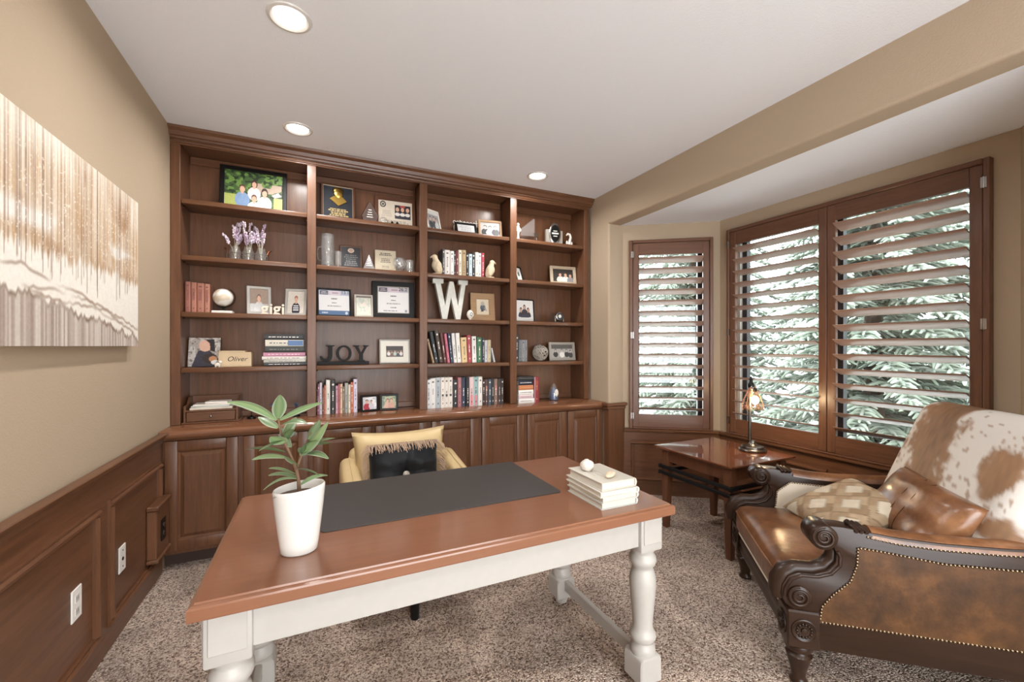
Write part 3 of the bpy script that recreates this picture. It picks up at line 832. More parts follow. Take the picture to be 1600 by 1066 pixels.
# books on the desk
def book_box(parent, w, d, h, cover, spine_side='x', ct=.0025, pages='page_block'):
    """lying book: w along x, d along y, h thick; spine on +x; cover is one folded mesh, pages another"""
    c = MB()
    c.prism([(-w / 2, 0), (w / 2 - .004, 0), (w / 2, h * .15), (w / 2 + .003, h * .5), (w / 2, h * .85), (w / 2 - .004, h), (-w / 2, h), (-w / 2, h - ct), (w / 2 - .006, h - ct), (w / 2 - .006, ct), (-w / 2, ct)], 'y', -d / 2, d / 2)
    c.build('cover', cover, parent, sharp=50)
    B(-w / 2 + .006, w / 2 - .0062, -d / 2 + .006, d / 2 - .006, ct, h - ct).build('pages', pages, parent)
z = DZ
for i, (w, d, h, rz, dx, dy, lab) in enumerate([(.168, .232, .024, 0, 0, .0, 'bottom white book of the stack on the desk, dark spine'), (.170, .236, .020, 1.2, .002, .002, 'second white book from the bottom of the desk stack'),
                                                (.178, .242, .021, -1.0, .001, .003, 'third white book from the bottom of the desk stack'), (.164, .226, .030, .4, .002, .004, 'top white book of the desk stack, under two stones')]):
    t = thing('book', lab, 'book', (1.035 + dx, 1.382 + dy, z), R(rz), group='white books stacked on the desk')
    book_box(t, w, d, h, colmat([(184, 186, 184), (198, 193, 182), (204, 199, 190), (198, 193, 182)][i]), pages='page_block')
    if i in (0, 1): B(w / 2 + .0005, w / 2 + .0042, -d / 2 + .002, d / 2 - .002, h * .12, h * .88).build('spine_band', colmat((62, 62, 64)), t)
    if i == 3:
        for q, ln in enumerate((.07, .09, .05)): B(-.01 - .02 * q, -.004 - .02 * q, -ln / 2, ln / 2, h, h + .0004).build('title_print', colmat((186, 180, 168)), t)
    z += h + .0004
def stone(name, lab, loc, rad, seed, mat, rz):
    mb = MB().ball((0, 0, 0), 1.0, 20, 14)
    def f(p):
        k = 1 + .16 * mnoise.noise(p * 1.6 + Vector((seed, 0, 0))) + .05 * mnoise.noise(p * 5 + Vector((seed, 3, 0)))
        return Vector((p.x * rad[0] * k, p.y * rad[1] * k, max(-.75, p.z) * rad[2] * k))
    o = mb.move(f).build(name, mat, sharp=80)
    lo = min(v.co.z for v in o.data.vertices)
    o.location = (loc[0], loc[1], loc[2] - lo); o.rotation_euler = (0, 0, rz)
    tag(o, lab, 'stone', 'stones on the desk books')
stone('stone', 'round pale stone on the top desk book', (1.005, 1.435, z), (.030, .027, .024), 1.0, 'stone_white', .3)
stone('stone', 'oblong tan stone on the top desk book', (1.035, 1.325, z), (.034, .016, .012), 4.0, 'stone_tan', .5)

# ------------------------------------------------------------------ potted plant
pot = thing('potted_plant', 'young rubber plant in a tapered white pot on the desk', 'plant', (-.047, 1.392, DZ))
pm = MB()
pprof = [(.030, 0), (.046, .001), (.050, .006), (.053, .03), (.060, .085), (.0665, .14), (.0700, .178), (.0705, .188), (.0675, .192), (.0645, .188), (.0635, .160), (.05, .155)]
pm.lathe(pprof, 40, sy=.82)
pm.move(lambda p: Vector((p.x, p.y, p.z + .09 * max(0, (p.z - .06)) / .13 * p.x)))
pm.build('pot', 'white_gloss', pot, sharp=70)
MB().lathe([(.0625, .168), (.04, .172), (.001, .174)], 24, sy=.82).build('soil', 'soil', pot)
def P2(px, py, dy=0.0):           # positions measured in the plant's own plane
    return Vector(((px - 467) * .00188, dy, .128 + (772 - py) * .00188 + .045))
stem = [P2(467, 772), P2(466, 752), P2(463, 735), P2(455, 712, -.004), P2(446, 690, .004), P2(441, 672), P2(438, 655)]
MB().tube(stem, [.0055, .005, .0046, .004, .0036, .003, .0025], 8).build('stem', 'stem_brown', pot)
MB().tube([P2(463, 735), P2(470, 715, .006), P2(478, 695, .01), P2(484, 680, .01)], [.004, .0034, .003, .002], 7).build('stem', 'stem_brown', pot)
def leaf(p0, p1, arch, width, roll, dark):
    d = p1 - p0; L = d.length
    ctrl = (p0 + p1) / 2 + Vector((0, 0, arch * L))
    side0 = d.cross(Vector((0, 0, 1)))
    side0 = side0.normalized() if side0.length > 1e-5 else Vector((1, 0, 0))
    mb = MB(); cols = []; n = 10
    for i in range(n + 1):
        t = i / n
        c = p0 * (1 - t) ** 2 + ctrl * 2 * t * (1 - t) + p1 * t * t
        tg = ((ctrl - p0) * (1 - t) + (p1 - ctrl) * t).normalized()
        sd = Matrix.Rotation(roll, 3, tg) @ (side0 - tg * side0.dot(tg)).normalized()
        nm = sd.cross(tg)
        w = width * L * (math.sin(math.pi * min(1, t * .96 + .03)) ** .75) * (1 - .25 * t) + .0012
        for q in (-1, -.6, 0, .6, 1):
            mb.v.append(tuple(c + sd * (w * q) + nm * (-.25 * w * abs(q) ** 1.5)))
            pale = abs(q) > .9 and dark > .85
            g = np.array([.085, .155, .06]) * dark if not pale else np.array([.42, .46, .34])
            if abs(q) == .6: g = np.array([.12, .20, .085]) * dark
            if q == 0: g = np.array([.20, .27, .13]) * dark
            cols.append((*(g * .85), 1))
    for i in range(n):
        for q in range(4): mb.f.append((i * 5 + q, i * 5 + q + 1, (i + 1) * 5 + q + 1, (i + 1) * 5 + q)); mb.m.append(0)
    mb.c = cols
    return mb.mesh('leaf', 'leaf', sharp=80)
LEAVES = [((436, 656), (374, 624, -.02), .22, .11, 1.0, 1.6), ((438, 654), (441, 616, -.03), .1, .27, .2, 1.0), ((440, 656), (500, 634, .02), .12, .11, -.9, 1.5), ((442, 664), (478, 660, -.05), .3, .2, .3, .9),
          ((438, 668), (410, 652, .03), .1, .22, -.4, 1.1), ((447, 692), (430, 676, -.05), .05, .34, .5, 1.9), ((470, 712), (508, 660, -.05), .0, .2, .9, 2.0), ((476, 698), (518, 688, -.03), .15, .14, -.5, 1.7),
          ((448, 706), (398, 694, -.03), .22, .17, .4, .8), ((452, 716), (402, 716, .02), .22, .12, .9, 1.4), ((470, 715), (486, 700, .05), .1, .26, .2, 1.0), ((464, 730), (452, 708, -.05), .1, .3, -.3, 1.4),
          ((462, 742), (424, 733, .03), .2, .12, .8, 1.5), ((464, 750), (419, 758, -.02), .38, .10, .7, 1.3), ((465, 748), (424, 743, .02), .25, .10, 1.0, 1.1), ((469, 760), (508, 749, -.01), .32, .15, -.8, 1.5),
          ((458, 772), (432, 770, -.035), .15, .24, .4, .45), ((480, 690), (496, 664, .04), .05, .24, .1, .8), ((445, 680), (462, 656, .03), .1, .22, .4, 1.0), ((455, 700), (440, 672, .05), .1, .2, .3, .9)]
rl_ = random.Random(21)
for k in range(12):
    sx_, sy_ = rl_.choice([(441, 668), (446, 688), (452, 705), (463, 735), (472, 712), (478, 696)])
    LEAVES.append(((sx_, sy_), (sx_ + rl_.uniform(-38, 38), sy_ - rl_.uniform(-8, 26), rl_.choice((-1, 1)) * rl_.uniform(.03, .075)), rl_.uniform(.1, .3), rl_.uniform(.13, .2), rl_.uniform(-.6, .6), rl_.choice((.6, .8, 1.0, 1.3))))
for (bx, by), (tx, ty, dy), ar, wd, ro, dk in LEAVES:
    link('leaf', leaf(P2(bx, by), P2(tx, ty, dy), ar, wd, ro, dk), pot)

# ------------------------------------------------------------------ gold leather chair behind the desk
gc = thing('club_chair', 'gold leather club chair tucked behind the desk', 'chair', (.475, 2.43, 0))
for x, y in ((-.035, -.34), (.30, -.02), (-.30, -.02), (0, .28)): MB().lathe([(.020, 0), (.022, .004), (.024, .17), (.018, .171)], 16, (x, y, 0)).build('leg', 'black_metal', gc)
rbox(.66, .64, .14, .045, 8).move(lambda p: p + Vector((0, -.02, .24))).build('seat_base', 'gold_leather', gc, sharp=80)
rbox(.50, .54, .13, .05, 8, puff=.015).move(lambda p: p + Vector((0, -.05, .37))).build('seat_cushion', 'gold_leather', gc, sharp=80)
for sx in (-1, 1):
    a = rbox(.11, .62, .40, .045, 8)
    def f(p, sx=sx):
        t = max(0, (p.y + .31) / .62)
        up = (p.z + .2) / .4
        return Vector((p.x + sx * .30, p.y, p.z + .45 + up * (.075 * t ** 1.3 - .045)))
    ao = a.move(f).build('arm', 'gold_leather', gc, sharp=80)
    MB().tube([f(Vector((sx * .0, y, .2045))) for y in np.linspace(-.27, .27, 10)], .0026, 6).build('piping', 'gold_leather', ao)
rbox(.60, .13, .44, .05, 8).move(lambda p: Vector((p.x, p.y + .27 + .12 * (p.z + .22), p.z + .50))).build('back_frame', 'gold_leather', gc, sharp=80)
bp_me = pillow(.56, .46, .17, 20, corner=.22, lump=.15, seed=4).mesh('back_cushion', 'gold_leather'); weld(bp_me)
link('back_cushion', bp_me, gc, (-.012, .165, .612), (R(-12), 0, 0))
# black fringed pillow
fp = thing('fringed_pillow', 'black velvet throw pillow with tan fringe on the gold chair', 'pillow', (.462, 2.475, .605), (R(-13), 0, 0))
bb = pillow(.40, .36, .13, 24, corner=.12, lump=.25, seed=9)
def tuft(p):
    d = math.hypot(p.x, p.z)
    k = math.exp(-(d / .05) ** 2)
    fold = .006 * math.sin(9 * math.atan2(p.z, p.x)) * math.exp(-(d / .14) ** 2)
    return Vector((p.x, p.y * (1 - .55 * k) + (fold if p.y < 0 else 0) + .004 * math.sin(p.z * 70 + 4 * p.x), p.z))
me = bb.move(tuft).mesh('velvet_cover', 'velvet_black'); weld(me); link('velvet_cover', me, fp)
fr = MB(); rr = random.Random(5)
def strand(p, d, L):
    n = Vector((rr.uniform(-.25, .25), -.35 + rr.uniform(-.2, .2), 0))
    q = Vector(p); pts = [q.copy()]
    dd = Vector(d) + n
    for k in range(4):
        dd = dd + Vector((rr.uniform(-.15, .15), rr.uniform(-.1, .05), -.42)); q = q + dd.normalized() * L / 4
        pts.append(q.copy())
    fr.tube(pts, [.0019, .0019, .0018, .0017, .0012], 4)
for k in range(170):
    x = rr.uniform(-.2, .2)
    strand((x, rr.uniform(-.01, .01), .178), (rr.uniform(-.5, .5), -.6, .45), rr.uniform(.045, .12))
for k in range(200):
    s_ = rr.choice((-1, 1)); z_ = rr.uniform(-.17, .178)
    strand((s_ * .195, rr.uniform(-.01, .01), z_), (s_ * .8, -.4, .1), rr.uniform(.05, .085))
tag(fr.build('fringe', 'fringe_tan', fp), kind='stuff')
MB().lathe([(.019, -.052), (.0185, -.056), (.012, -.061), (.001, -.064)], 16, axis='y').build('brooch_button', 'silver_paint', fp)

# ------------------------------------------------------------------ side table
st = thing('side_table', 'dark wood side table with black slats under the lamp', 'table', (2.615, 2.098, 0))
tt = MB(); hx, hy = .315, .328
pr = lambda m, z: [(-hx + m, -hy + m, z), (hx - m, -hy + m, z), (hx - m, hy - m, z), (-hx + m, hy - m, z)]
rings = [pr(.05, .568), pr(.03, .572), pr(.004, .590), pr(0, .594), pr(0, .599), pr(.002, .602)]
vs = [p for r in rings for p in r]; fs = [(3, 2, 1, 0)]
for j in range(len(rings) - 1):
    for k in range(4): fs.append((j * 4 + k, j * 4 + (k + 1) % 4, (j + 1) * 4 + (k + 1) % 4, (j + 1) * 4 + k))
fs.append(tuple(range(len(vs) - 4, len(vs))))
tt.add(vs, fs).build('tabletop', 'wood_table', st, smooth=False)
lgm = MB()
lgm.add([(-.024, -.024, 0), (.014, -.024, 0), (.014, .014, 0), (-.024, .014, 0), (-.028, -.028, .40), (.028, -.028, .40), (.028, .028, .40), (-.028, .028, .40), (-.028, -.028, .568), (.028, -.028, .568), (.028, .028, .568), (-.028, .028, .568)],
        [(3, 2, 1, 0), (0, 1, 5, 4), (1, 2, 6, 5), (2, 3, 7, 6), (3, 0, 4, 7), (4, 5, 9, 8), (5, 6, 10, 9), (6, 7, 11, 10), (7, 4, 8, 11), (8, 9, 10, 11)])
lme = lgm.mesh('leg', 'wood_table_leg', bevel=.002)
for i, (sx, sy) in enumerate(((-1, -1), (1, -1), (1, 1), (-1, 1))):
    link('leg', lme, st, (sx * .245, sy * .262, 0), (0, 0, R(90 * i)))
for sy in (-1, 1):
    B(-.217, .217, sy * .262 - .01, sy * .262 + .01, .49, .568).build('apron', 'wood_table_leg', st)
    for z in (.395, .44): B(-.295, .295, sy * .295 - .009, sy * .295 + .009, z, z + .024).build('slat', 'black_paint', st, bevel=.002)
for sx in (-1, 1):
    B(sx * .245 - .01, sx * .245 + .01, -.234, .234, .49, .568).build('apron', 'wood_table_leg', st)
    for z in (.395, .44): B(sx * .278 - .009, sx * .278 + .009, -.312, .312, z, z + .024).build('slat', 'black_paint', st, bevel=.002)

# ------------------------------------------------------------------ lamp
lp = thing('table_lamp', 'industrial metal lamp with glowing bare bulb on the side table', 'lamp', (2.815, 2.00, .602))
MB().lathe([(.07, 0), (.088, .002), (.090, .010), (.084, .018), (.074, .020), (.074, .028), (.070, .034), (.04, .037), (.026, .044), (.018, .058), (.015, .07)], 36).build('base', 'pewter', lp, sharp=50)
MB().lathe([(.011, .066), (.011, .30), (.010, .44), (.0105, .455)], 16, (.0, .022, 0)).build('post', 'pewter', lp)
MB().lathe([(.012, .445), (.021, .447), (.024, .462), (.020, .475), (.013, .484), (.010, .50), (.012, .505), (.008, .515), (.006, .526)], 18, (0, .012, 0)).build('socket_cap', 'black_metal', lp)
MB().tube([(-.018, .012, .505), (.018, .012, .505)], .004, 8).build('key_switch', 'black_metal', lp)
MB().lathe([(.010, .42), (.014, .428), (.014, .446), (.008, .448)], 14, (0, -.018, 0)).build('bulb_socket', 'black_metal', lp)
bulb = MB().ball((0, -.018, .362), (.026, .026, .03), 16, 12).build('bulb', 'bulb_glow', lp)
sh = MB()
gp = [(.018, .455), (.026, .43), (.044, .39), (.060, .345), (.066, .31), (.058, .285)]
nn = 28; vs = []; fs = []
for r_, z_ in gp:
    for k in range(nn): vs.append((r_ * math.cos(6.2832 * k / nn), r_ * math.sin(6.2832 * k / nn), z_))
for j in range(len(gp) - 1):
    for k in range(nn): fs.append((j * nn + k, j * nn + (k + 1) % nn, (j + 1) * nn + (k + 1) % nn, (j + 1) * nn + k))
sh.add(vs, fs).build('glass_shade', 'lamp_glass', lp, sharp=80)
for k in range(6):
    a = 6.2832 * k / 6
    MB().tube([(r_ * 1.03 * math.cos(a), r_ * 1.03 * math.sin(a), z_) for r_, z_ in gp], .0016, 5).build('cage_wire', 'copper', lp)
for r_, z_ in ((.068, .31), (.046, .388)):
    MB().tube([(r_ * math.cos(a), r_ * math.sin(a), z_) for a in np.linspace(0, 6.2832, 25)[:-1]], .0016, 5, closed=True).build('cage_ring', 'copper', lp)
pl = bpy.data.lights.new('bulb_light', 'POINT'); pl.energy = 7; pl.color = (1, .78, .5); pl.shadow_soft_size = .03
po = bpy.data.objects.new('bulb_light', pl); COL.objects.link(po); po.parent = lp; po.location = (0, -.05, .33)

# ------------------------------------------------------------------ carved leather settee
SA = R(49.8)
S0 = Vector((2.018, 1.3405, 0))
se = thing('settee', 'carved wood and brown leather settee with a cowhide back', 'settee', S0, SA)
def s2w(x, y, z): return S0 + Matrix.Rotation(SA, 3, 'Z') @ Vector((x, y, z))
AX = .395   # arm centre
arc = [(-.055 + .046 * math.cos(R(a)), .606 + .046 * math.sin(R(a))) for a in range(232, 452, 20)]
arm_poly = [(-.04, .27), (.03, .30), (.072, .325), (.088, .36), (.085, .40), (.065, .437), (.03, .455), (-.025, .457), (-.07, .475), (-.097, .512), (-.099, .55), (-.09, .568)] + arc + [(-.12, .650), (-.18, .642), (-.30, .629), (-.43, .624), (-.60, .628), (-.80, .64), (-.86, .64), (-.86, .165), (-.04, .165)]
panel_poly = [(-.042, .276), (-.05, .335), (-.085, .385), (-.143, .445), (-.165, .51), (-.168, .578), (-.25, .572), (-.43, .552), (-.62, .556), (-.80, .565), (-.80, .276)]
def spiral(cy, cz, r0, turns, a0, x, hand=1):
    pts = []
    for k in range(int(turns * 14) + 1):
        t = k / (turns * 14)
        a = a0 + hand * t * turns * 2 * math.pi
        r_ = r0 * (1 - t * .82)
        pts.append((x, cy + r_ * math.cos(a), cz + r_ * math.sin(a)))
    return pts
def resample(poly, step):
    out = []; carry = 0
    for (a, b), (c, d) in zip(poly[:-1], poly[1:]):
        L = math.hypot(c - a, d - b); s_ = carry
        while s_ < L: out.append((a + (c - a) * s_ / L, b + (d - b) * s_ / L)); s_ += step
        carry = s_ - L
    return out
for sx in (-1, 1):
    xo, xi = sx * (AX + .04), sx * (AX - .035)
    arm = MB().prism(arm_poly, 'x', min(xo, xi), max(xo, xi)).build('arm', 'wood_settee', se, bevel=.006, seg=2, sharp=40)
    # rolled front edge mouldings
    front = [(.086, .34), (.09, .37), (.086, .403), (.066, .44), (.03, .459), (-.025, .461), (-.07, .479), (-.098, .515), (-.099, .55), (-.09, .568)]
    MB().tube([(sx * AX, y, z) for y, z in front], [.030, .034, .036, .034, .028, .027, .027, .027, .024, .018], 12).build('rolled_edge', 'wood_settee', arm, sharp=80)
    for x_ in (xo, xi):
        MB().tube([(x_, y - .012, z - .012) for y, z in front[1:]], .007, 7).build('edge_bead', 'wood_settee', arm, sharp=80)
    MB().lathe([(.001, -.05), (.044, -.05), (.048, -.046), (.048, .046), (.044, .05), (.001, .05)], 24, (sx * AX, -.055, .606), axis='x').build('scroll', 'wood_settee', arm, sharp=50)
    MB().lathe([(.001, -.046), (.040, -.046), (.044, -.042), (.044, .042), (.040, .046), (.001, .046)], 24, (sx * AX, .026, .362), axis='x').build('scroll', 'wood_settee', arm, sharp=50)
    for x_ in (sx * (AX + .05), sx * (AX - .05)):
        MB().tube(spiral(-.055, .606, .042, 2.1, 1.6, x_, -1), .0065, 7).build('volute', 'wood_settee', arm, sharp=80)
        MB().tube(spiral(.026, .362, .040, 2.1, 1.6, x_ * (AX + .046) / (AX + .05), -1), .0062, 7).build('volute', 'wood_settee', arm, sharp=80)
    # leaf carving behind the upper scroll
    for q in range(3):
        MB().tube([(sx * (AX - .045), -.165 - .016 * q, .640), (sx * AX, -.150 - .016 * q, .662 - .003 * q), (sx * (AX + .045), -.165 - .016 * q, .640)], .0085, 8).build('leaf_carving', 'wood_settee', arm, sharp=80)
    # leather pad along the arm top
    pad = MB()
    top = [(-.215, .640), (-.30, .631), (-.43, .626), (-.60, .630), (-.82, .642)]
    vs = []; fs = []
    for y, z in top:
        for k in range(9):
            a = math.pi * k / 8
            vs.append((sx * AX + .043 * math.cos(a), y, z - .022 + .034 * math.sin(a)))
    for j in range(len(top) - 1):
        for k in range(8): fs.append((j * 9 + k, j * 9 + k + 1, (j + 1) * 9 + k + 1, (j + 1) * 9 + k))
    fs.append(tuple(range(9))); fs.append(tuple(range(len(vs) - 9, len(vs))))
    pad.add(vs, fs).build('arm_pad', 'leather_brown', arm, sharp=60)
    # leather panels
    a_, b_ = xo, xo + sx * .004
    MB().prism(panel_poly, 'x', min(a_, b_), max(a_, b_)).build('outer_panel', 'leather_side', arm, bevel=.002)
    a_, b_ = xi, xi - sx * .012
    MB().prism([(-.12, .36), (-.135, .53), (-.20, .585), (-.43, .575), (-.78, .585), (-.78, .36)], 'x', min(a_, b_), max(a_, b_)).build('inner_panel', 'snow_trim', arm, bevel=.004)
    nl = MB()
    for path, x_ in ((panel_poly + [panel_poly[0]], xo + sx * .004), ([(-.20, .622), (-.30, .606), (-.43, .601), (-.60, .605), (-.82, .616)], xo + sx * .001), ([(-.12, .40), (-.135, .53), (-.20, .585), (-.43, .575), (-.78, .585)], xi - sx * .012)):
        for y, z in resample(path, .0125): nl.ball((x_, y, z), (.0035, .0052, .0052), 6, 4)
    tag(nl.build('nailhead_trim', 'brass_nail', arm, sharp=80), kind='stuff')
    # corner block with rosettes
    bl = B(sx * AX - .055, sx * AX + .055, -.042, .072, .165, .312).build('corner_block', 'wood_settee', se, bevel=.006)
    for axis, c in (('x', (sx * (AX + .055), .015, .24)), ('y', (sx * AX, .072, .24))):
        ro = MB(); sgn = sx if axis == 'x' else 1
        ro.lathe([(.044, 0), (.044, sgn * .004), (.040, sgn * .006), (.036, sgn * .003), (.012, sgn * .003), (.011, sgn * .008), (.001, sgn * .010)], 24, c, axis=axis)
        ro.build('rosette', 'wood_settee', bl, sharp=40)
        pe = MB()
        for k in range(14):
            a = 2 * math.pi * k / 14
            u, v_ = .025 * math.cos(a), .025 * math.sin(a)
            cc = (c[0] + sgn * .004, c[1] + u, c[2] + v_) if axis == 'x' else (c[0] + u, c[1] + sgn * .004, c[2] + v_)
            pe.ball(cc, (.005, .0055, .0055), 6, 4)
        tag(pe.build('rosette_petals', 'wood_settee', bl, sharp=80), kind='stuff')
    MB().lathe([(.018, 0), (.030, .003), (.033, .012), (.026, .022), (.024, .03), (.030, .06), (.043, .105), (.046, .118), (.036, .126), (.034, .132), (.047, .140), (.049, .152), (.044, .165)], 20, (sx * AX, .015, 0)).build('leg', 'wood_settee', se, sharp=60)
    MB().prism([(-.80, 0), (-.765, 0), (-.745, .165), (-.82, .165)], 'x', sx * AX - .025, sx * AX + .025).build('leg', 'wood_settee', se, bevel=.005)
    MB().box(sx * AX - .03 , sx * AX + .042, -.83, -.042, .165, .268).build('side_rail', 'wood_settee', se, bevel=.006)
fr_ = MB().prism([(.03, .165), (.055, .17), (.06, .19), (.052, .205), (.058, .225), (.05, .255), (.03, .27)], 'x', -AX + .055, AX - .055).build('front_rail', 'wood_settee', se, sharp=50)
B(-AX + .05, AX - .05, .035, .062, .268, .284).build('hide_piping', 'snow_trim', se, bevel=.004)
B(-AX + .03, AX - .03, -.80, .03, .20, .275).build('seat_deck', 'leather_side', se)
sc_ = rbox(.715, .70, .16, .055, 12, puff=.03)
sc_.move(lambda p: Vector((p.x, p.y - .265, p.z + .365))).build('seat_cushion', 'leather_brown', se, sharp=80)
MB().tube([(x, .085 - .012 * abs(x / .35) ** 6, .405) for x in np.linspace(-.325, .325, 16)], .005, 6).build('cushion_welt', 'leather_brown', se, sharp=80)
# cowhide back
bk = rbox(.78, .74, .19, .09, 84, puff=.03)
# rbox lies flat: stand it up (its z becomes depth), lean it back
def stand(p):
    q = Vector((p.x, -p.z, p.y))          # face to +y
    q = Matrix.Rotation(R(22), 3, 'X') @ Vector((q.x, q.y * -1, q.z))
    return Vector((q.x - .02, q.y - .755, q.z + .715))
raw = list(bk.v)
cols = []
for x, y, z in raw:
    n_ = mnoise.noise(Vector((x * 5 + 3.3, y * 5, z * 3))) * .7 + mnoise.noise(Vector((x * 14, y * 14 + 5, z * 8))) * .45 + mnoise.noise(Vector((x * 40, y * 40, 2))) * .34
    dist = lambda cx_, cy_, rx, ry: 1 - math.hypot((x - cx_) / rx, (y - cy_) / ry)
    e1 = 1 - abs(x - .115 - .10 * y) / .15                     # big brown saddle from top to seat
    s_ = max(e1, dist(-.27, .10, .075, .085), dist(-.35, -.10, .08, .07), dist(-.22, -.22, .06, .05), dist(.12, -.3, .3, .12)) + .95 * n_ + .3 * mnoise.noise(Vector((x * 24, y * 24, 6)))
    k = 1 / (1 + math.exp(-16 * s_))
    sp = mnoise.noise(Vector((x * 55, y * 55, z * 20 + 9)))
    if sp > .42 and k < .5: k = .7
    tone = 1 + .45 * mnoise.noise(Vector((x * 5, y * 3, 7))) + .25 * mnoise.noise(Vector((x * 60, y * 18, 4)))
    br = np.array([.25, .135, .068]) * tone
    c = np.array([.66, .63, .585]) * (1 - k) + br * k
    cols.append((*np.clip(c, 0, 1), 1))
bk.c = cols
bk.move(stand).build('cowhide_back', 'hide', se, sharp=80)
B(-AX + .02, AX - .02, -.875, -.845, .165, .60).build('rear_panel', 'leather_side', se, bevel=.006)

# throw pillows on the settee
n = 48
pp = pillow(.40, .40, .13, n, corner=.16, lump=.12, seed=2)
cols = []
for x, y, z in pp.v:
    # patchwork of pale diamonds ringed by tan kites
    u, v_ = (x + z) / .19 + .2, (x - z) / .19 + .1
    fu, fv = u - math.floor(u), v_ - math.floor(v_)
    a, b = fu - .5, fv - .5
    if max(abs(a), abs(b)) < .27: c = np.array([.56, .49, .38])
    else:
        ang = (math.atan2(b, a) + math.pi) / (math.pi / 2)
        c = np.array([[.34, .235, .145], [.42, .31, .20], [.28, .19, .115], [.38, .28, .18]][int(ang) % 4])
    if min(abs(max(abs(a), abs(b)) - .27), .5 - max(abs(a), abs(b))) < .018: c = c * .6
    c = c * (1 + .14 * mnoise.noise(Vector((x * 40, z * 40, 3))))
    if y > 0: c = np.array([.42, .34, .25])
    cols.append((*c, 1))
pp.c = cols
me = pp.mesh('pillow_cover', 'suede')
t = thing('patchwork_pillow', 'tan suede patchwork pillow lying on the settee seat', 'pillow', s2w(.10, -.36, .545))
t.rotation_mode = 'QUATERNION'
def orient(xa, za):
    xa = xa.normalized(); ya = -(xa.cross(za)).normalized() * -1
    ya = za.cross(xa).normalized(); za = xa.cross(ya).normalized()
    return Matrix((xa, ya, za)).transposed().to_quaternion()
Rm = Matrix.Rotation(SA, 3, 'Z')
PATCH_T, PATCH_ME = t, me
t.rotation_quaternion = orient(Rm @ Vector((-1, -.25, -.05)), Rm @ Vector((.25, -1, .42)))
link('pillow_cover', me, t)
lb = pillow(.50, .30, .15, 24, corner=.06, lump=.2, seed=6).mesh('pillow_cover', 'leather_brown'); weld(lb)
t = thing('leather_pillow', 'oblong brown leather pillow leaning on the cowhide back', 'pillow', s2w(-.07, -.555, .615))
t.rotation_mode = 'QUATERNION'
t.rotation_quaternion = orient(Rm @ Vector((-1, -.0, -.06)), Rm @ Vector((0, -.62, 1)))
link('pillow_cover', lb, t)
for dx in (-.03, .03): MB().tube([(dx, -.072 * (1 - (z / .15) ** 4) ** .55 - .001, z) for z in np.linspace(-.14, .14, 14)], .0016, 5).build('seam', 'leather_side', t)

# ------------------------------------------------------------------ prints, frames and books for the shelves
def paint(nx, ny, bg, shapes, noise_amp=6, seed=1):
    im = np.ones((ny, nx, 3)) * np.array(bg, dtype=float)
    U, V = np.meshgrid(np.linspace(0, 1, nx), np.linspace(0, 1, ny))
    r_ = np.random.default_rng(seed)
    for s in shapes:
        if s[0] == 'r': im[(U >= s[1]) & (U <= s[3]) & (V >= s[2]) & (V <= s[4])] = s[5]
        elif s[0] == 'e': im[((U - s[1]) / s[3]) ** 2 + ((V - s[2]) / s[4]) ** 2 <= 1] = s[5]
        elif s[0] == 'p':
            pts = s[1]; m = np.zeros(U.shape, bool); j = len(pts) - 1
            for i in range(len(pts)):
                xi, yi = pts[i]; xj, yj = pts[j]
                m ^= ((yi > V) != (yj > V)) & (U < (xj - xi) * (V - yi) / (yj - yi + 1e-12) + xi)
                j = i
            im[m] = s[2]
        elif s[0] == 'blob':                      # mottled foliage or rock
            k = s[1]; a = r_.random((k + 2, k + 2)); x = np.linspace(0, k, nx); y = np.linspace(0, k, ny)
            i, j = x.astype(int), y.astype(int); fx, fy = (x - i)[None, :], (y - j)[:, None]
            g = (a[np.ix_(j, i)] * (1 - fx) + a[np.ix_(j, i + 1)] * fx) * (1 - fy) + (a[np.ix_(j + 1, i)] * (1 - fx) + a[np.ix_(j + 1, i + 1)] * fx) * fy
            im[(g > s[2]) & (U >= s[4][0]) & (U <= s[4][2]) & (V >= s[4][1]) & (V <= s[4][3])] = s[3]
        elif s[0] == 'l':                         # rows of small lettering too fine to read
            u0, v0, u1, v1, rows, col = s[1:7]
            for q in range(rows):
                vc = v1 - (q + .5) * (v1 - v0) / rows; hh = (v1 - v0) / rows * .28
                ll = r_.uniform(.55, 1.0) * (u1 - u0) / 2; uc = (u0 + u1) / 2; x = uc - ll
                while x < uc + ll:
                    w = r_.uniform(.03, .09) * (u1 - u0) * 2
                    im[(U >= x) & (U <= min(x + w, uc + ll)) & (V >= vc - hh) & (V <= vc + hh)] = col
                    x += w + .03 * (u1 - u0)
    return np.clip(im + noise_amp * r_.standard_normal((ny, nx, 1)), 0, 255)
def person(u, v, s, shirt, hair, skin=(214, 170, 146), long_=False, asp=1.0):
    k = asp
    out = []
    if long_: out.append(('e', u, v + .02 * s, .13 * s / k, .24 * s, hair))
    out += [('e', u, v - .46 * s, .27 * s / k, .34 * s, shirt), ('r', u - .045 * s / k, v - .2 * s, u + .045 * s / k, v - .05 * s, skin), ('e', u, v + .07 * s, .115 * s / k, .15 * s, hair), ('e', u, v, .095 * s / k, .14 * s, skin)]
    return out
WHITE, BLK = (240, 238, 232), (34, 32, 34)
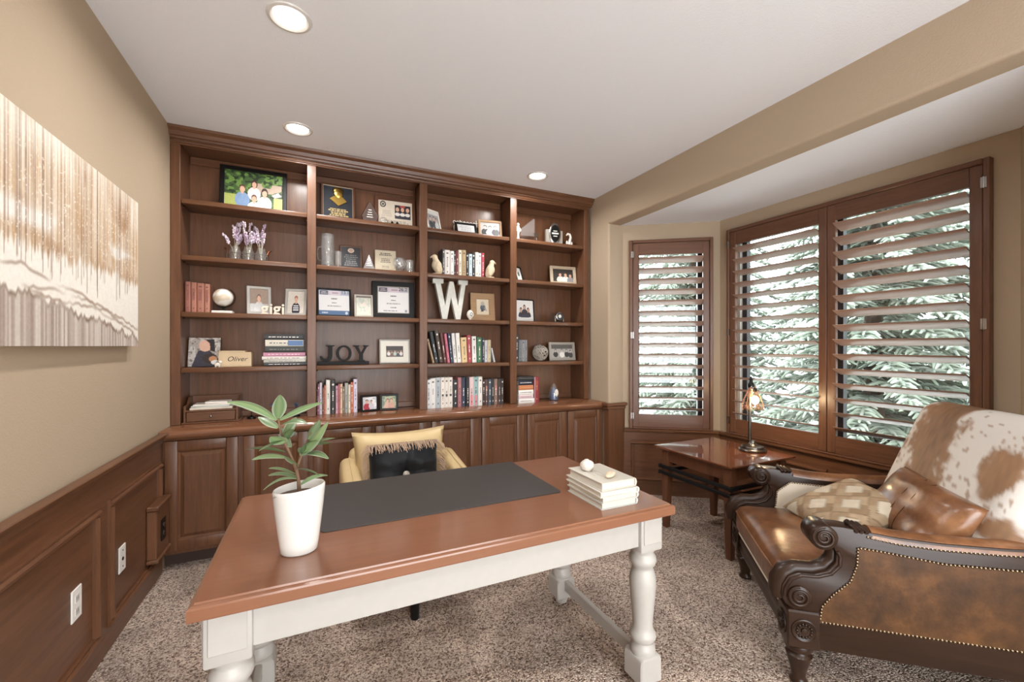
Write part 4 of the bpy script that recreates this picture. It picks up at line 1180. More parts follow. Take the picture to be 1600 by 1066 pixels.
def frame(name, lab, x, y, z, w, h, border, fmat, im, lean=9, rz=0, depth=.018, mat_w=0, mat_mat='paper', group=None, cat='picture frame', mat_b=None):
    """stands on its lower back edge, leaning back; room side is local -y"""
    t = thing(name, lab, cat, (x, y, z), (R(-lean), 0, R(rz)), group)
    b = border
    fr = MB()
    o = [(-w / 2, 0), (w / 2, 0), (w / 2, h), (-w / 2, h)]; i = [(-w / 2 + b, b), (w / 2 - b, b), (w / 2 - b, h - b), (-w / 2 + b, h - b)]
    vs = [(p[0], -depth, p[1]) for p in o] + [(p[0], -depth, p[1]) for p in i] + [(p[0], 0, p[1]) for p in o] + [(p[0], 0, p[1]) for p in i]
    fs = []
    for k in range(4):
        q = (k + 1) % 4
        fs += [(k, q, 4 + q, 4 + k), (8 + q, 8 + k, 12 + k, 12 + q), (k, 8 + k, 8 + q, q), (4 + k, 4 + q, 12 + q, 12 + k)]
    fr.add(vs, fs).build('frame', fmat, t, bevel=min(.003, b * .25), smooth=False)
    B(-w / 2 + b * .6, w / 2 - b * .6, -depth * .35, -.001, b * .6, h - b * .6).build('backing', 'black_paint', t)
    iw, ih = w - 2 * b, h - 2 * b
    if mat_w:
        mb_ = mat_b if mat_b is not None else mat_w
        B(-iw / 2 - .001, iw / 2 + .001, -depth * .5, -depth * .36, b - .001, h - b + .001).build('mount_board', mat_mat, t)
        print_grid('photo', im, iw - 2 * mat_w, ih - 2 * mb_, 'print', t, -iw / 2 + mat_w, b + mb_, -depth * .52)
    else:
        print_grid('photo', im, iw + .002, ih + .002, 'print', t, -iw / 2 - .001, b - .001, -depth * .5)
    return t

def upright_book(x, y, z, w, d, h, col, lab, group, lean=0, title=None, band=None, seed=0, rough=.5):
    """standing book, spine to the room; lean in degrees about the shelf depth axis (positive tips to the right)"""
    t = thing('book', lab, 'book', (x, y, z), (0, R(lean), 0), group)
    c = MB(); ct = min(.0025, w * .12)
    r_ = min(.004, w * .2)
    c.prism([(-w / 2, d), (-w / 2, r_), (-w / 4, 0), (w / 4, 0), (w / 2, r_), (w / 2, d), (w / 2 - ct, d), (w / 2 - ct, .005), (-w / 2 + ct, .005), (-w / 2 + ct, d)], 'z', 0, h)
    c.build('cover', colmat(col, rough), t, smooth=False)
    B(-w / 2 + ct, w / 2 - ct, .0055, d - .004, .003, h - .004).build('pages', 'page_block', t)
    rr = random.Random(seed * 7 + 1)
    bg = np.array(col, dtype=float)
    tc = title or ((240, 236, 228) if sum(col) < 380 else (70, 60, 60))
    sh = []
    if band: sh.append(('r', 0, band[0], 1, band[1], band[2]))
    v = rr.uniform(.55, .7)
    for k in range(rr.randint(4, 7)):
        hh = rr.uniform(.02, .045); sh.append(('r', .22, v, .78, v + hh, tc)); v -= hh + .022
    sh.append(('r', .25, .12, .75, .17, tc)); sh.append(('r', .2, .86, .8, .90, tc if rr.random() < .6 else tuple(bg)))
    im = paint(6, 40, col, sh, 5, seed)
    print_grid('spine_print', im, w / 2, h * .98, 'print', t, -w / 4, h * .01, -.0006)
    return t
def flat_book(x, y, z, w, d, h, col, lab, group, seed=0, rz=0, title=None, cover_print=True):
    """lying book, long edge / spine to the room"""
    t = thing('book', lab, 'book', (x, y, z), R(rz), group)
    c = MB(); ct = .0025
    c.prism([(d, 0), (.004, 0), (0, h * .25), (0, h * .75), (.004, h), (d, h), (d, h - ct), (.006, h - ct), (.006, ct), (d, ct)], 'x', -w / 2, w / 2)
    c.build('cover', colmat(col), t, smooth=False)
    B(-w / 2 + .003, w / 2 - .003, .0062, d - .003, ct, h - ct).build('pages', 'page_block', t)
    if cover_print:
        tc = title or ((236, 232, 226) if sum(col) < 380 else (90, 80, 80))
        rr = random.Random(seed)
        sh = []; u = .1
        while u < .85:
            q = rr.uniform(.03, .1); sh.append(('r', u, .3, min(u + q, .9), .7, tc)); u += q + .03
        im = paint(60, 8, col, sh, 5, seed)
        print_grid('spine_print', im, w * .96, h * .5, 'print', t, -w * .48, h * .25, -.0004)
    return t
ORD = ['first', 'second', 'third', 'fourth', 'fifth', 'sixth', 'seventh', 'eighth', 'ninth', 'tenth', 'eleventh', 'twelfth', 'thirteenth', 'fourteenth', 'fifteenth', 'sixteenth', 'seventeenth', 'eighteenth', 'nineteenth', 'twentieth']
S1, S2, S3, S4 = [z + .0005 for z in SHELF]
S5 = .8375

# ================= bay 1 (left)
fam = [('r', 0, 0, 1, 1, (66, 92, 50)), ('blob', 14, .55, (104, 138, 66), (0, 0, 1, 1)), ('blob', 22, .62, (34, 52, 30), (0, .3, 1, 1)), ('r', 0, 0, .22, .34, (168, 176, 98)), ('r', .84, 0, 1, .36, (170, 178, 104)),
       ('blob', 9, .45, (176, 156, 138), (.52, .45, .98, .72)), ('p', [(.8, .42), (.92, .52), (.98, .42), (.86, .36)], (196, 190, 188))]
fam += person(.50, .66, .55, (226, 206, 206), (58, 36, 30), long_=True, asp=1.35) + person(.30, .50, .62, (126, 152, 188), (86, 58, 44), asp=1.35) + person(.68, .44, .62, (238, 232, 230), (54, 34, 30), long_=True, asp=1.35) + person(.50, .26, .58, (240, 236, 226), (98, 66, 48), asp=1.35)
frame('picture_frame', 'large black frame with a family portrait among greenery', -.408, 3.515, S1, .415, .325, .028, 'black_frame', paint(110, 84, (60, 84, 46), fam), lean=7, rz=0)

# three jars of lavender in a wire carrier
jc = thing('jar_carrier', 'wire carrier holding the three lavender jars', 'carrier', (-.435, 3.452, S2))
w_ = MB()
MB().tube([(-.118, -.042, .05), (.118, -.042, .05), (.118, .042, .05), (-.118, .042, .05)], .0022, 6, closed=True).build('rim_wire', 'steel', jc)
MB().tube([(-.118, -.042, .0025), (.118, -.042, .0025), (.118, .042, .0025), (-.118, .042, .0025)], .0022, 6, closed=True).build('base_wire', 'steel', jc)
for x in (-.118, -.04, .04, .118):
    for y in (-.042, .042): MB().tube([(x, y, .0025), (x, y, .05)], .002, 6).build('upright_wire', 'steel', jc)
for s_ in (-1, 1): MB().tube([(s_ * .118, -.03, .05), (s_ * .124, -.02, .075), (s_ * .142, 0, .088), (s_ * .124, .02, .075), (s_ * .118, .03, .05)], .0035, 7).build('handle', 'copper', jc)
for k, x in enumerate((-.078, 0, .078)):
    j = thing('lavender_jar', ['left', 'middle', 'right'][k] + ' glass jar of pale lavender sprigs in the carrier', 'jar', (-.435 + x, 3.452, S2 + .005), k * 1.3, 'lavender jars on the second shelf')
    MB().lathe([(.02, 0), (.034, .002), (.036, .01), (.036, .062), (.030, .074), (.027, .078), (.027, .094), (.029, .096), (.025, .097)], 18).build('glass', 'crystal', j)
    rr = random.Random(40 + k)
    for q in range(8):
        a = rr.uniform(0, 6.28); sp = rr.uniform(.02, .075); hh = rr.uniform(.17, .27)
        p0 = Vector((0, 0, .02)); p1 = Vector((sp * math.cos(a) * .3, sp * math.sin(a) * .3, hh * .5)); p2 = Vector((sp * math.cos(a), sp * .55 * math.sin(a), hh))
        sg = MB().tube([p0, p1, p2], [.0014, .0013, .001], 5).build('sprig', 'pale_stem', j)
        fl = MB()
        for z_ in range(7):
            c = p1.lerp(p2, .35 + .65 * z_ / 6)
            for e_ in range(3):
                b_ = rr.uniform(0, 6.28); fl.ball(c + Vector((.007 * math.cos(b_), .007 * math.sin(b_), rr.uniform(-.004, .006))), (.006, .006, .009), 5, 4)
        fl.build('blossom', 'lavender' if rr.random() < .65 else 'lavender_dark', sg, sharp=80)
# set of four volumes, globe, white frames, letters
xx = -.790
for k, w in enumerate((.030, .029, .039, .030)):
    upright_book(xx + w / 2, 3.43, S3, w, .13, .205 - .003 * k, [(150, 96, 82), (168, 112, 94), (164, 108, 90), (176, 122, 102)][k], ORD[k] + ' of the four rose brown volumes beside the globe', 'rose brown volumes on the third shelf', title=(112, 64, 56), seed=50 + k, band=(.4, .8, (140, 88, 76)))
    xx += w + .0025
g = thing('globe', 'small cream globe on a dark bracket and white base', 'globe', (-.583, 3.455, S3))
B(-.06, .06, -.045, .045, 0, .018).build('base', 'white_matte', g, bevel=.003)
MB().lathe([(.026, .018), (.024, .024), (.008, .03), (.006, .05)], 16).build('stand', 'black_metal', g)
MB().tube([(.070 * math.cos(a), 0, .112 + .070 * math.sin(a)) for a in np.linspace(R(-125), R(55), 18)], .0035, 7).build('meridian_arm', 'black_metal', g)
gb = MB().ball((0, 0, .112), .060, 32, 22)
gb.c = [((.62, .52, .40, 1) if mnoise.noise(Vector(p) * 26) > .12 else (.78, .75, .70, 1)) for p in gb.v]
gb.build('sphere', 'print', g, sharp=80)
def cheap_people(bg, ppl, extra=(), nx=44, ny=44, seed=2): return paint(nx, ny, bg, list(extra) + ppl, 6, seed)
frame('picture_frame', 'white frame with a pale portrait left of the gigi letters', -.372, 3.475, S3, .150, .205, .020, 'white_paint', cheap_people((150, 128, 112), person(.5, .58, .95, (206, 206, 206), (90, 64, 50)), [('r', 0, 0, 1, .35, (196, 196, 196))]), lean=9, rz=12)
frame('picture_frame', 'white frame with a boy in stripes right of the gigi letters', -.140, 3.475, S3, .148, .200, .018, 'white_paint', cheap_people((214, 206, 196), person(.5, .6, .9, (46, 48, 58), (150, 92, 66)) + [('r', .36, .32, .64, .36, (230, 230, 230)), ('r', .34, .22, .66, .27, (230, 230, 230)), ('r', .34, .12, .66, .17, (230, 230, 230))]), lean=9, rz=-14)
for k, (x, ltr) in enumerate(((-.330, 'g'), (-.292, 'i'), (-.256, 'g'), (-.218, 'i'))):
    t = thing('letter', ['first', 'second', 'third', 'last'][k] + ' small white letter of the word gigi, letter ' + ltr, 'letter', (x, 3.405, S3), group='gigi letters')
    text_mesh('letter_body', ltr, .112, .007, 'snow_trim', t, (0, 0, .041 if ltr == 'g' else .036), (R(90), 0, 0))
# fourth shelf
dog = [('blob', 12, .5, (196, 190, 184), (0, 0, 1, 1)), ('blob', 20, .68, (120, 112, 108), (0, 0, 1, 1)), ('p', [(.12, 0), (.3, .55), (.6, .6), (.98, .25), (1, 0)], (58, 56, 68)), ('e', .52, .72, .20, .20, (222, 178, 156)), ('p', [(.5, .95), (.8, .95), (.84, .5), (.68, .55), (.66, .8)], (40, 32, 34)), ('e', .68, .28, .24, .18, (54, 44, 42)), ('e', .78, .26, .13, .10, (196, 140, 100)), ('e', .86, .14, .14, .08, (238, 234, 230))]
t = thing('photo_canvas', 'small unframed canvas print of a person hugging a dog', 'photo canvas', (-.697, 3.50, S4), (R(-9), 0, R(-3)))
B(-.091, .091, -.018, 0, 0, .198).build('canvas_block', 'black_paint', t); print_grid('photo', paint(64, 66, (170, 160, 152), dog), .182, .198, 'print', t, -.091, 0, -.0184)
t = thing('keepsake_box', 'pale wooden box lettered Oliver on the fourth shelf', 'box', (-.510, 3.475, S4))
B(-.096, .096, -.05, .06, 0, .100).build('body', 'box_wood', t, bevel=.002); B(-.094, .06, -.046, .056, .1003, .110).build('lid', 'box_wood', t, bevel=.002)
text_mesh('lettering', 'Oliver', .046, .0004, 'ink', t, (.012, -.0506, .052), (R(90), 0, 0), shear=.3)
t = thing('figurine', 'tiny white dog figurine before the photo canvas', 'figurine', (-.606, 3.405, S4))
MB().ball((0, 0, .016), (.019, .012, .014), 12, 8).build('body', 'ornament_white', t, sharp=80); MB().ball((.017, -.004, .034), (.011, .010, .010), 10, 8).build('head', 'ornament_white', t, sharp=80)
for a, b in ((-.01, -.006), (.01, -.006), (-.01, .006), (.01, .006)): MB().lathe([(.004, 0), (.004, .012)], 8, (a, b, 0)).build('paw', 'ornament_white', t)
z_ = S4
for k, (x0, x1, h, c, ti, lab) in enumerate([(-.338, -.066, .024, (50, 52, 56), None, 'bottom dark book of the mixed stack'), (-.340, -.072, .020, (186, 184, 176), None, 'silver grey book second from the bottom of the mixed stack'), (-.350, -.070, .023, (224, 218, 210), (90, 90, 90), 'white patterned book third from bottom of the mixed stack'),
                                               (-.342, -.076, .028, (196, 136, 160), (246, 226, 232), 'pink book in the middle of the mixed stack'), (-.332, -.082, .044, (52, 54, 50), (120, 120, 112), 'thick black green book third from the top of the mixed stack'), (-.330, -.088, .046, (226, 220, 206), (60, 60, 70), 'cream and blue book second from the top of the mixed stack'), (-.336, -.090, .040, (44, 44, 46), (238, 234, 226), 'top black book with bold white lettering, mixed stack')]):
    b = flat_book((x0 + x1) / 2, 3.425, z_, x1 - x0, .15, h, c, lab, 'mixed books stacked on the fourth shelf', seed=70 + k, rz=[.5, -.6, .8, -.4, .3, -.8, .6][k], title=ti)
    if k == 5: B(.02, .118, -.0007, -.0004, h * .1, h * .9).build('blue_band', colmat((96, 128, 176)), b)
    z_ += h + .0003
# desk organizer with drawer, papers on top
t = thing('desk_organizer', 'wooden desk organizer with a small drawer on the counter', 'organizer', (-.635, 3.47, S5))
for x in (-.150, .138): MB().prism([(-.10, 0), (.09, 0), (.09, .165), (.02, .165), (-.03, .12), (-.10, .115)], 'x', x, x + .012).build('side_panel', 'wood_x', t, bevel=.002)
B(-.138, .138, .078, .09, 0, .165).build('back_panel', 'wood_x', t); B(-.138, .138, -.095, .078, 0, .008).build('bottom_panel', 'wood_x', t); B(-.138, .138, -.098, .078, .078, .086).build('tray_panel', 'wood_x', t)
d = B(-.134, .134, -.101, .06, .012, .074).build('drawer', 'wood_x', t, bevel=.003)
MB().ball((0, -.108, .043), (.008, .008, .008), 12, 8).build('knob', 'steel', d, sharp=80)
B(-.160, .160, -.110, .092, -.0003, .010).build('plinth', 'wood_x', t, bevel=.004)
z_ = S5 + .0865
for k, (w, d_, h, rz, c, lab) in enumerate([(.235, .150, .014, 2, (214, 206, 190), 'cream folder lowest in the organizer tray'), (.215, .14, .010, -4, (196, 200, 196), 'grey green envelope in the middle of the organizer tray'), (.205, .14, .009, 3, (226, 220, 210), 'white papers second from the top in the organizer tray'), (.13, .10, .014, -6, (238, 230, 222), 'small thick white notebook on top of the organizer papers')]):
    o = B(-w / 2, w / 2, -d_ / 2, d_ / 2, 0, h).build('paper_bundle', colmat(c, .8), bevel=.002)
    o.location = (-.64 + (.03 if k == 3 else 0), 3.462, z_); o.rotation_euler = (0, 0, R(rz)); z_ += h + .0004
    tag(o, lab, 'papers', 'papers in the organizer tray')
for k, (x, y) in enumerate(((-.415, 3.45), (-.285, 3.46), (-.135, 3.42))):
    t = thing('ornament_tree', ['left small black pedestal with a dusky blue bloom on the counter', 'middle small black pedestal with a dusky bloom behind the plant', 'right small black pedestal with a dusky bloom near the books'][k], 'ornament', (x, y, S5), k, 'small pedestal ornaments on the counter')
    MB().lathe([(.026, 0), (.028, .004), (.026, .012), (.010, .016), (.003, .022), (.002, .07)], 18).build('pedestal', 'black_metal', t)
    bm_ = MB(); rr = random.Random(90 + k)
    for q in range(16):
        a, e_ = rr.uniform(0, 6.28), rr.uniform(-.3, 1.4)
        dvec = Vector((math.cos(a) * math.cos(e_), math.sin(a) * math.cos(e_), math.sin(e_)))
        bm_.tube([Vector((0, 0, .075)), Vector((0, 0, .075)) + dvec * .014, Vector((0, 0, .075)) + dvec * .026], [.001, .005, .001], 5)
    bm_.build('bloom', 'dusk_blue', t, sharp=80)

# ================= bay 2
t = thing('award_plaque', 'tall black plaque with a gold bust relief and wooden border', 'plaque', (.150, 3.53, S1), (R(-6), 0, R(3)))
B(-.125, .125, -.022, 0, 0, .30).build('board', 'plaque_wood', t, bevel=.006)
bust = [('l', .14, .16, .86, .34, 4, (196, 172, 116)), ('l', .12, .05, .92, .16, 2, (196, 172, 116)), ('r', 0, 0, 1, .012, (200, 190, 160)), ('r', 0, .988, 1, 1, (200, 190, 160)), ('r', 0, 0, .012, 1, (200, 190, 160)), ('r', .988, 0, 1, 1, (200, 190, 160))]
print_grid('engraved_plate', paint(80, 100, (38, 42, 50), bust, 3), .212, .268, 'print_gloss', t, -.106, .016, -.0226)
rl = MB().ball((.0, -.026, .225), (.036, .014, .042), 16, 12).prism([(-.062, .175), (0, .125), (.062, .165), (.03, .20), (-.03, .20)], 'y', -.032, -.0228)
rl.build('bust_relief', 'gold', t, sharp=60)
MB().ball((0, -.024, .246), (.040, .014, .030), 16, 10).build('bust_hair', 'gold', t, sharp=60)
def crystal(lab, x, y, z, poly, th, mat='crystal_smoke', rz=0, lines=True):
    t = thing('crystal_award', lab, 'award', (x, y, z), R(rz), 'crystal awards on the shelves')
    MB().prism(poly, 'y', -th / 2, th / 2).build('crystal_body', mat, t, bevel=.004, smooth=False)
    zs = [p[1] for p in poly]; h = max(zs)
    if lines:
        for k in range(4): B(-.022 + .004 * k, .022 - .003 * k, -th / 2 - .0006, -th / 2 - .0002, h * (.25 + .11 * k), h * (.25 + .11 * k) + .006).build('etched_line', 'white_matte', t)
    return t
crystal('pointed polygon crystal award on the top shelf, second bay', .372, 3.43, S1, [(-.045, 0), (.05, 0), (.068, .06), (.012, .16), (-.008, .165), (-.062, .05)], .022)
cert = [('r', 0, 0, 1, 1, (222, 210, 192)), ('e', .14, .84, .085, .13, (60, 58, 60)), ('e', .14, .84, .055, .085, (206, 196, 180)), ('e', .14, .84, .03, .045, (60, 58, 60)), ('r', .48, .3, .95, .86, (42, 38, 42)), ('r', .48, .3, .95, .45, (58, 56, 66)), ('l', .08, .1, .92, .22, 2, (170, 160, 146)), ('l', .08, .35, .42, .62, 4, (190, 180, 166))]
for u in (.56, .71, .86): cert += [('e', u, .68, .05, .09, (222, 176, 150)), ('e', u, .48, .075, .07, (232, 226, 220))]
cert += [('r', .64, .76, .78, .86, (176, 70, 70))]
frame('picture_frame', 'brown framed certificate with a round seal and three-person photo', .585, 3.53, S1, .325, .262, .028, 'plaque_wood', paint(110, 80, (222, 210, 192), cert, 4), lean=6, rz=-2)
t = thing('paperweight', 'small domed glass paperweight before the framed certificate', 'paperweight', (.470, 3.395, S1))
MB().lathe([(.03, 0), (.034, .004), (.034, .02), (.028, .036), (.016, .046), (.001, .05)], 20).build('dome', 'crystal', t); MB().lathe([(.020, .004), (.012, .012), (.001, .014)], 12).build('core', 'white_matte', t)
for k, x in enumerate((.535, .575)):
    o = MB().lathe([(.012, 0), (.014, .004), (.010, .012), (.006, .020), (.001, .021)], 12).build('small_knob_ornament', 'black_metal', loc=(x, 3.385, S1)); tag(o, ['left', 'right'][k] + ' tiny dark knob ornament beside the glass paperweight', 'ornament', 'tiny dark ornaments on the top shelf')
# second shelf
def mug(name, lab, x, y, r, h, cat='mug', handle=True, thick=.004, rz=0):
    t = thing(name, lab, cat, (x, y, S2), R(rz), 'glassware on the second shelf')
    MB().lathe([(r * .75, 0), (r * .95, .003), (r, .02), (r * .93, .05), (r, .09 if h > .12 else h * .6), (r, h), (r - thick, h), (r - thick, .016), (r * .5, .012)], 24).build('body', 'crystal', t)
    MB().tube([(r * .97 * math.cos(a), r * .97 * math.sin(a), h - .002) for a in np.linspace(0, 6.2832, 25)[:-1]], .0022, 6, closed=True).build('rim', 'crystal', t)
    if handle: MB().tube([(-r * .9, 0, h * .62), (-r - .018, 0, h * .60), (-r - .026, 0, h * .42), (-r - .018, 0, h * .22), (-r * .9, 0, h * .18)], .006, 8).build('handle', 'crystal', t)
    return t
mug('glass_mug', 'tall clear cut glass mug at the left of the second shelf', .076, 3.45, .048, .245)
mug('small_glass', 'small cut glass tumbler beside the tall mug', .146, 3.40, .024, .115, 'glass', False)
t = thing('award_plaque', 'small black plaque with a round seal between glass awards', 'plaque', (.243, 3.525, S2), (R(-8), 0, R(-3)))
B(-.083, .083, -.018, 0, 0, .20).build('board', 'plaque_wood', t, bevel=.005)
print_grid('engraved_plate', paint(56, 66, (32, 32, 36), [('e', .5, .84, .16, .11, (206, 184, 166)), ('e', .5, .84, .11, .075, (176, 148, 132)), ('l', .12, .1, .88, .66, 6, (110, 110, 112))], 3), .142, .17, 'print_gloss', t, -.071, .015, -.0184)
crystal('triangular glass award on the second shelf', .366, 3.42, S2, [(-.048, 0), (.048, 0), (.002, .118), (-.002, .118)], .02)
t = thing('award_plaque', 'tan engraved plaque beside the cut glass bowl', 'plaque', (.505, 3.525, S2), (R(-8), 0, R(-4)))
B(-.082, .082, -.016, 0, 0, .188).build('board', 'plate_tan', t, bevel=.003)
print_grid('engraved_plate', paint(60, 66, (206, 194, 170), [('l', .16, .76, .84, .92, 2, (78, 70, 62)), ('l', .18, .42, .82, .66, 3, (120, 110, 96)), ('l', .3, .16, .7, .30, 2, (150, 140, 124))], 3), .150, .174, 'print', t, -.075, .007, -.0164)
t = thing('glass_bowl', 'round cut glass ball bowl before the tan plaque', 'glass bowl', (.592, 3.40, S2))
MB().lathe([(.02, 0), (.028, .002), (.022, .012), (.036, .022), (.050, .050), (.050, .075), (.040, .098), (.030, .108), (.027, .106), (.036, .096), (.046, .074), (.046, .052), (.03, .028)], 22).build('bowl', 'crystal', t)
mug('small_glass', 'short cut glass at the right of the second shelf', .672, 3.41, .036, .095, 'glass', False)
# third shelf: certificates
def race(name_bar, blue): 
    s = [('r', 0, .80, 1, 1, (196, 190, 200) if not blue else (186, 190, 206)), ('r', .05, .82, .30, .97, (86, 78, 92)), ('l', .07, .84, .28, .95, 2, (196, 190, 196)), ('r', .34, .82, .70, .97, (222, 206, 214)), ('l', .40, .85, .68, .93, 1, (150, 130, 150)), ('l', .36, .62, .64, .70, 1, (80, 78, 84)), ('r', .06, .585, .94, .592, (190, 186, 186)), ('l', .40, .46, .60, .52, 1, (90, 88, 94)), ('l', .26, .32, .74, .40, 1, (170, 166, 166)), ('r', .06, .27, .94, .277, (190, 186, 186))]
    s += [('r', 0, 0, 1, .18, (84, 116, 156)), ('l', .1, .05, .3, .13, 1, (220, 228, 238)), ('e', .9, .09, .045, .06, (216, 224, 236))] if blue else [('l', .40, .19, .6, .24, 1, (90, 88, 94)), ('l', .05, .06, .75, .12, 1, (150, 150, 150)), ('e', .91, .09, .04, .055, (150, 150, 156))]
    return paint(120, 90, (236, 234, 234), s, 2)
f1 = frame('picture_frame', 'black framed blue and white race certificate reading 13.1', .122, 3.50, S3, .245, .222, .014, 'black_frame', race('', True), lean=9, rz=4)
text_mesh('certificate_number', '13.1', .034, .0002, 'ink', f1, (.080, -.0098, .193), (R(90), 0, 0))
f2 = frame('picture_frame', 'silver framed faded photo between the race certificates', .330, 3.445, S3, .138, .178, .014, 'silver_paint', paint(40, 50, (206, 204, 192), [('blob', 8, .55, (184, 192, 180), (.15, .2, .85, .9)), ('blob', 12, .6, (222, 206, 196), (.2, .1, .8, .7)), ('r', 0, .92, 1, 1, (110, 104, 98))], 5), lean=9, rz=2)
f3 = frame('picture_frame', 'large black framed race certificate reading 26.2', .568, 3.528, S3, .335, .305, .046, 'black_frame', race('', False), lean=6, rz=-4, depth=.022)
text_mesh('certificate_number', '26.2', .042, .0002, 'ink', f3, (.076, -.0116, .243), (R(90), 0, 0))
fi = MB()
for a, b, c, d in ((-.124, -.119, .043, .262), (.119, .124, .043, .262), (-.124, .124, .257, .262), (-.124, .124, .043, .048)): fi.box(a, b, -.0235, -.0215, c, d)
fi.build('silver_fillet', 'silver_paint', f3)
# fourth shelf: JOY and white frame
t = thing('joy_sign', 'black wooden letters JOY standing on a bar', 'sign', (.186, 3.425, S4))
B(-.180, .180, -.022, .022, 0, .026).build('bar', 'black_paint', t, bevel=.003)
def letter(nm, loops, x, sx=1.0):
    mb = MB(); n = 0
    if len(loops) == 1: mb.prism([(x + u * sx, .026 + v) for u, v in loops[0]], 'y', -.011, .011)
    else:
        o, i = loops; k = len(o)
        vs = [(x + u * sx, yy, .026 + v) for yy in (-.011, .011) for L in (o, i) for u, v in L]
        fs = []
        for q in range(k):
            r2 = (q + 1) % k
            fs += [(q, r2, k + r2, k + q), (2 * k + r2, 2 * k + q, 3 * k + q, 3 * k + r2), (q, 2 * k + q, 2 * k + r2, r2), (k + q, k + r2, 3 * k + r2, 3 * k + q)]
        mb.add(vs, fs)
    return mb.build(nm, 'black_paint', t, bevel=.0015)
jl = [(.042, .122), (.042, .114), (.056, .112), (.056, .040), (.050, .024), (.036, .020), (.022, .026), (.016, .040), (.006, .044), (.001, .034), (.008, .014), (.022, .003), (.042, 0), (.064, .004), (.078, .018), (.084, .040), (.084, .112), (.098, .114), (.098, .122)]
letter('letter_j', [jl], -.168, 1.05)
oo = [(.055 + .055 * math.cos(a), .061 + .061 * math.sin(a)) for a in np.linspace(0, 6.2832, 33)[:-1]]; oi = [(.055 + .034 * math.cos(a), .061 + .047 * math.sin(a)) for a in np.linspace(0, 6.2832, 33)[:-1]]
letter('letter_o', [oo, oi], -.055, 1.0)
yl = [(-.002, .122), (.044, .122), (.044, .114), (.035, .112), (.058, .066), (.080, .112), (.070, .114), (.070, .122), (.112, .122), (.112, .114), (.100, .112), (.070, .055), (.070, .010), (.084, .008), (.084, 0), (.030, 0), (.030, .008), (.044, .010), (.044, .055), (.010, .112), (-.002, .114)]
letter('letter_y', [yl], .066, 1.0)
grp = [('blob', 10, .5, (96, 84, 78), (0, 0, 1, 1)), ('r', 0, .62, 1, 1, (60, 52, 52))]
for k in range(5): grp += person(.15 + .18 * k, .52 - .1 * (k % 2), .5, [(226, 222, 218), (120, 88, 80), (180, 196, 186), (70, 74, 84), (220, 214, 208)][k], (48, 38, 36), asp=1.4)
frame('picture_frame', 'square white frame with a small group photo on the fourth shelf', .572, 3.485, S4, .238, .196, .010, 'white_paint', paint(64, 46, (120, 104, 96), grp), lean=9, rz=-2, mat_w=.042, mat_b=.044)
# counter books and double frame
BK2 = [(.006, .205, (112, 52, 62)), (.012, .225, (140, 90, 108)), (.018, .236, (218, 210, 222)), (.012, .195, (128, 84, 66)), (.014, .215, (196, 128, 106)), (.030, .255, (232, 228, 220)), (.036, .250, (40, 38, 40)), (.017, .208, (206, 160, 172)), (.014, .222, (176, 100, 108)), (.018, .222, (226, 186, 160)), (.014, .200, (122, 112, 86)), (.026, .228, (164, 162, 156)), (.017, .215, (226, 216, 196)), (.020, .232, (190, 104, 76)), (.029, .256, (212, 208, 226))]
CN2 = ['thin maroon', 'mauve', 'pale lavender', 'brown', 'salmon', 'tall white', 'thick black', 'pink', 'rose', 'peach', 'olive', 'grey', 'cream', 'rust', 'tall lavender']
xx = .0
for k, (w, h, c) in enumerate(BK2):
    upright_book(xx + w / 2, 3.425 + .004 * (k % 3), S5, w - .0012, .13, h, c, CN2[k] + ' book, ' + ORD[k] + ' in the counter row left of the double frame', 'books on the counter, second bay', seed=100 + k)
    xx += w
def twofold(x, y, rz, lab, im): return frame('picture_frame', lab, x, y, S5, .140, .128, .016, 'black_frame', im, lean=4, rz=rz, group='hinged black frames on the counter', depth=.014)
twofold(.372, 3.435, 14, 'left half of the hinged black frame, figure in red', paint(44, 40, (206, 206, 214), [('blob', 7, .55, (236, 238, 240), (0, 0, 1, 1))] + person(.3, .62, .9, (170, 50, 66), (60, 44, 60)) + person(.62, .6, .7, (210, 206, 214), (60, 50, 50)), 6))
twofold(.520, 3.44, -8, 'right half of the hinged black frame, couple outdoors', paint(44, 40, (120, 140, 120), [('blob', 7, .5, (176, 180, 150), (0, 0, 1, 1))] + person(.4, .6, .9, (214, 176, 160), (90, 60, 50)) + person(.65, .62, .9, (206, 160, 140), (110, 80, 60)), 6))

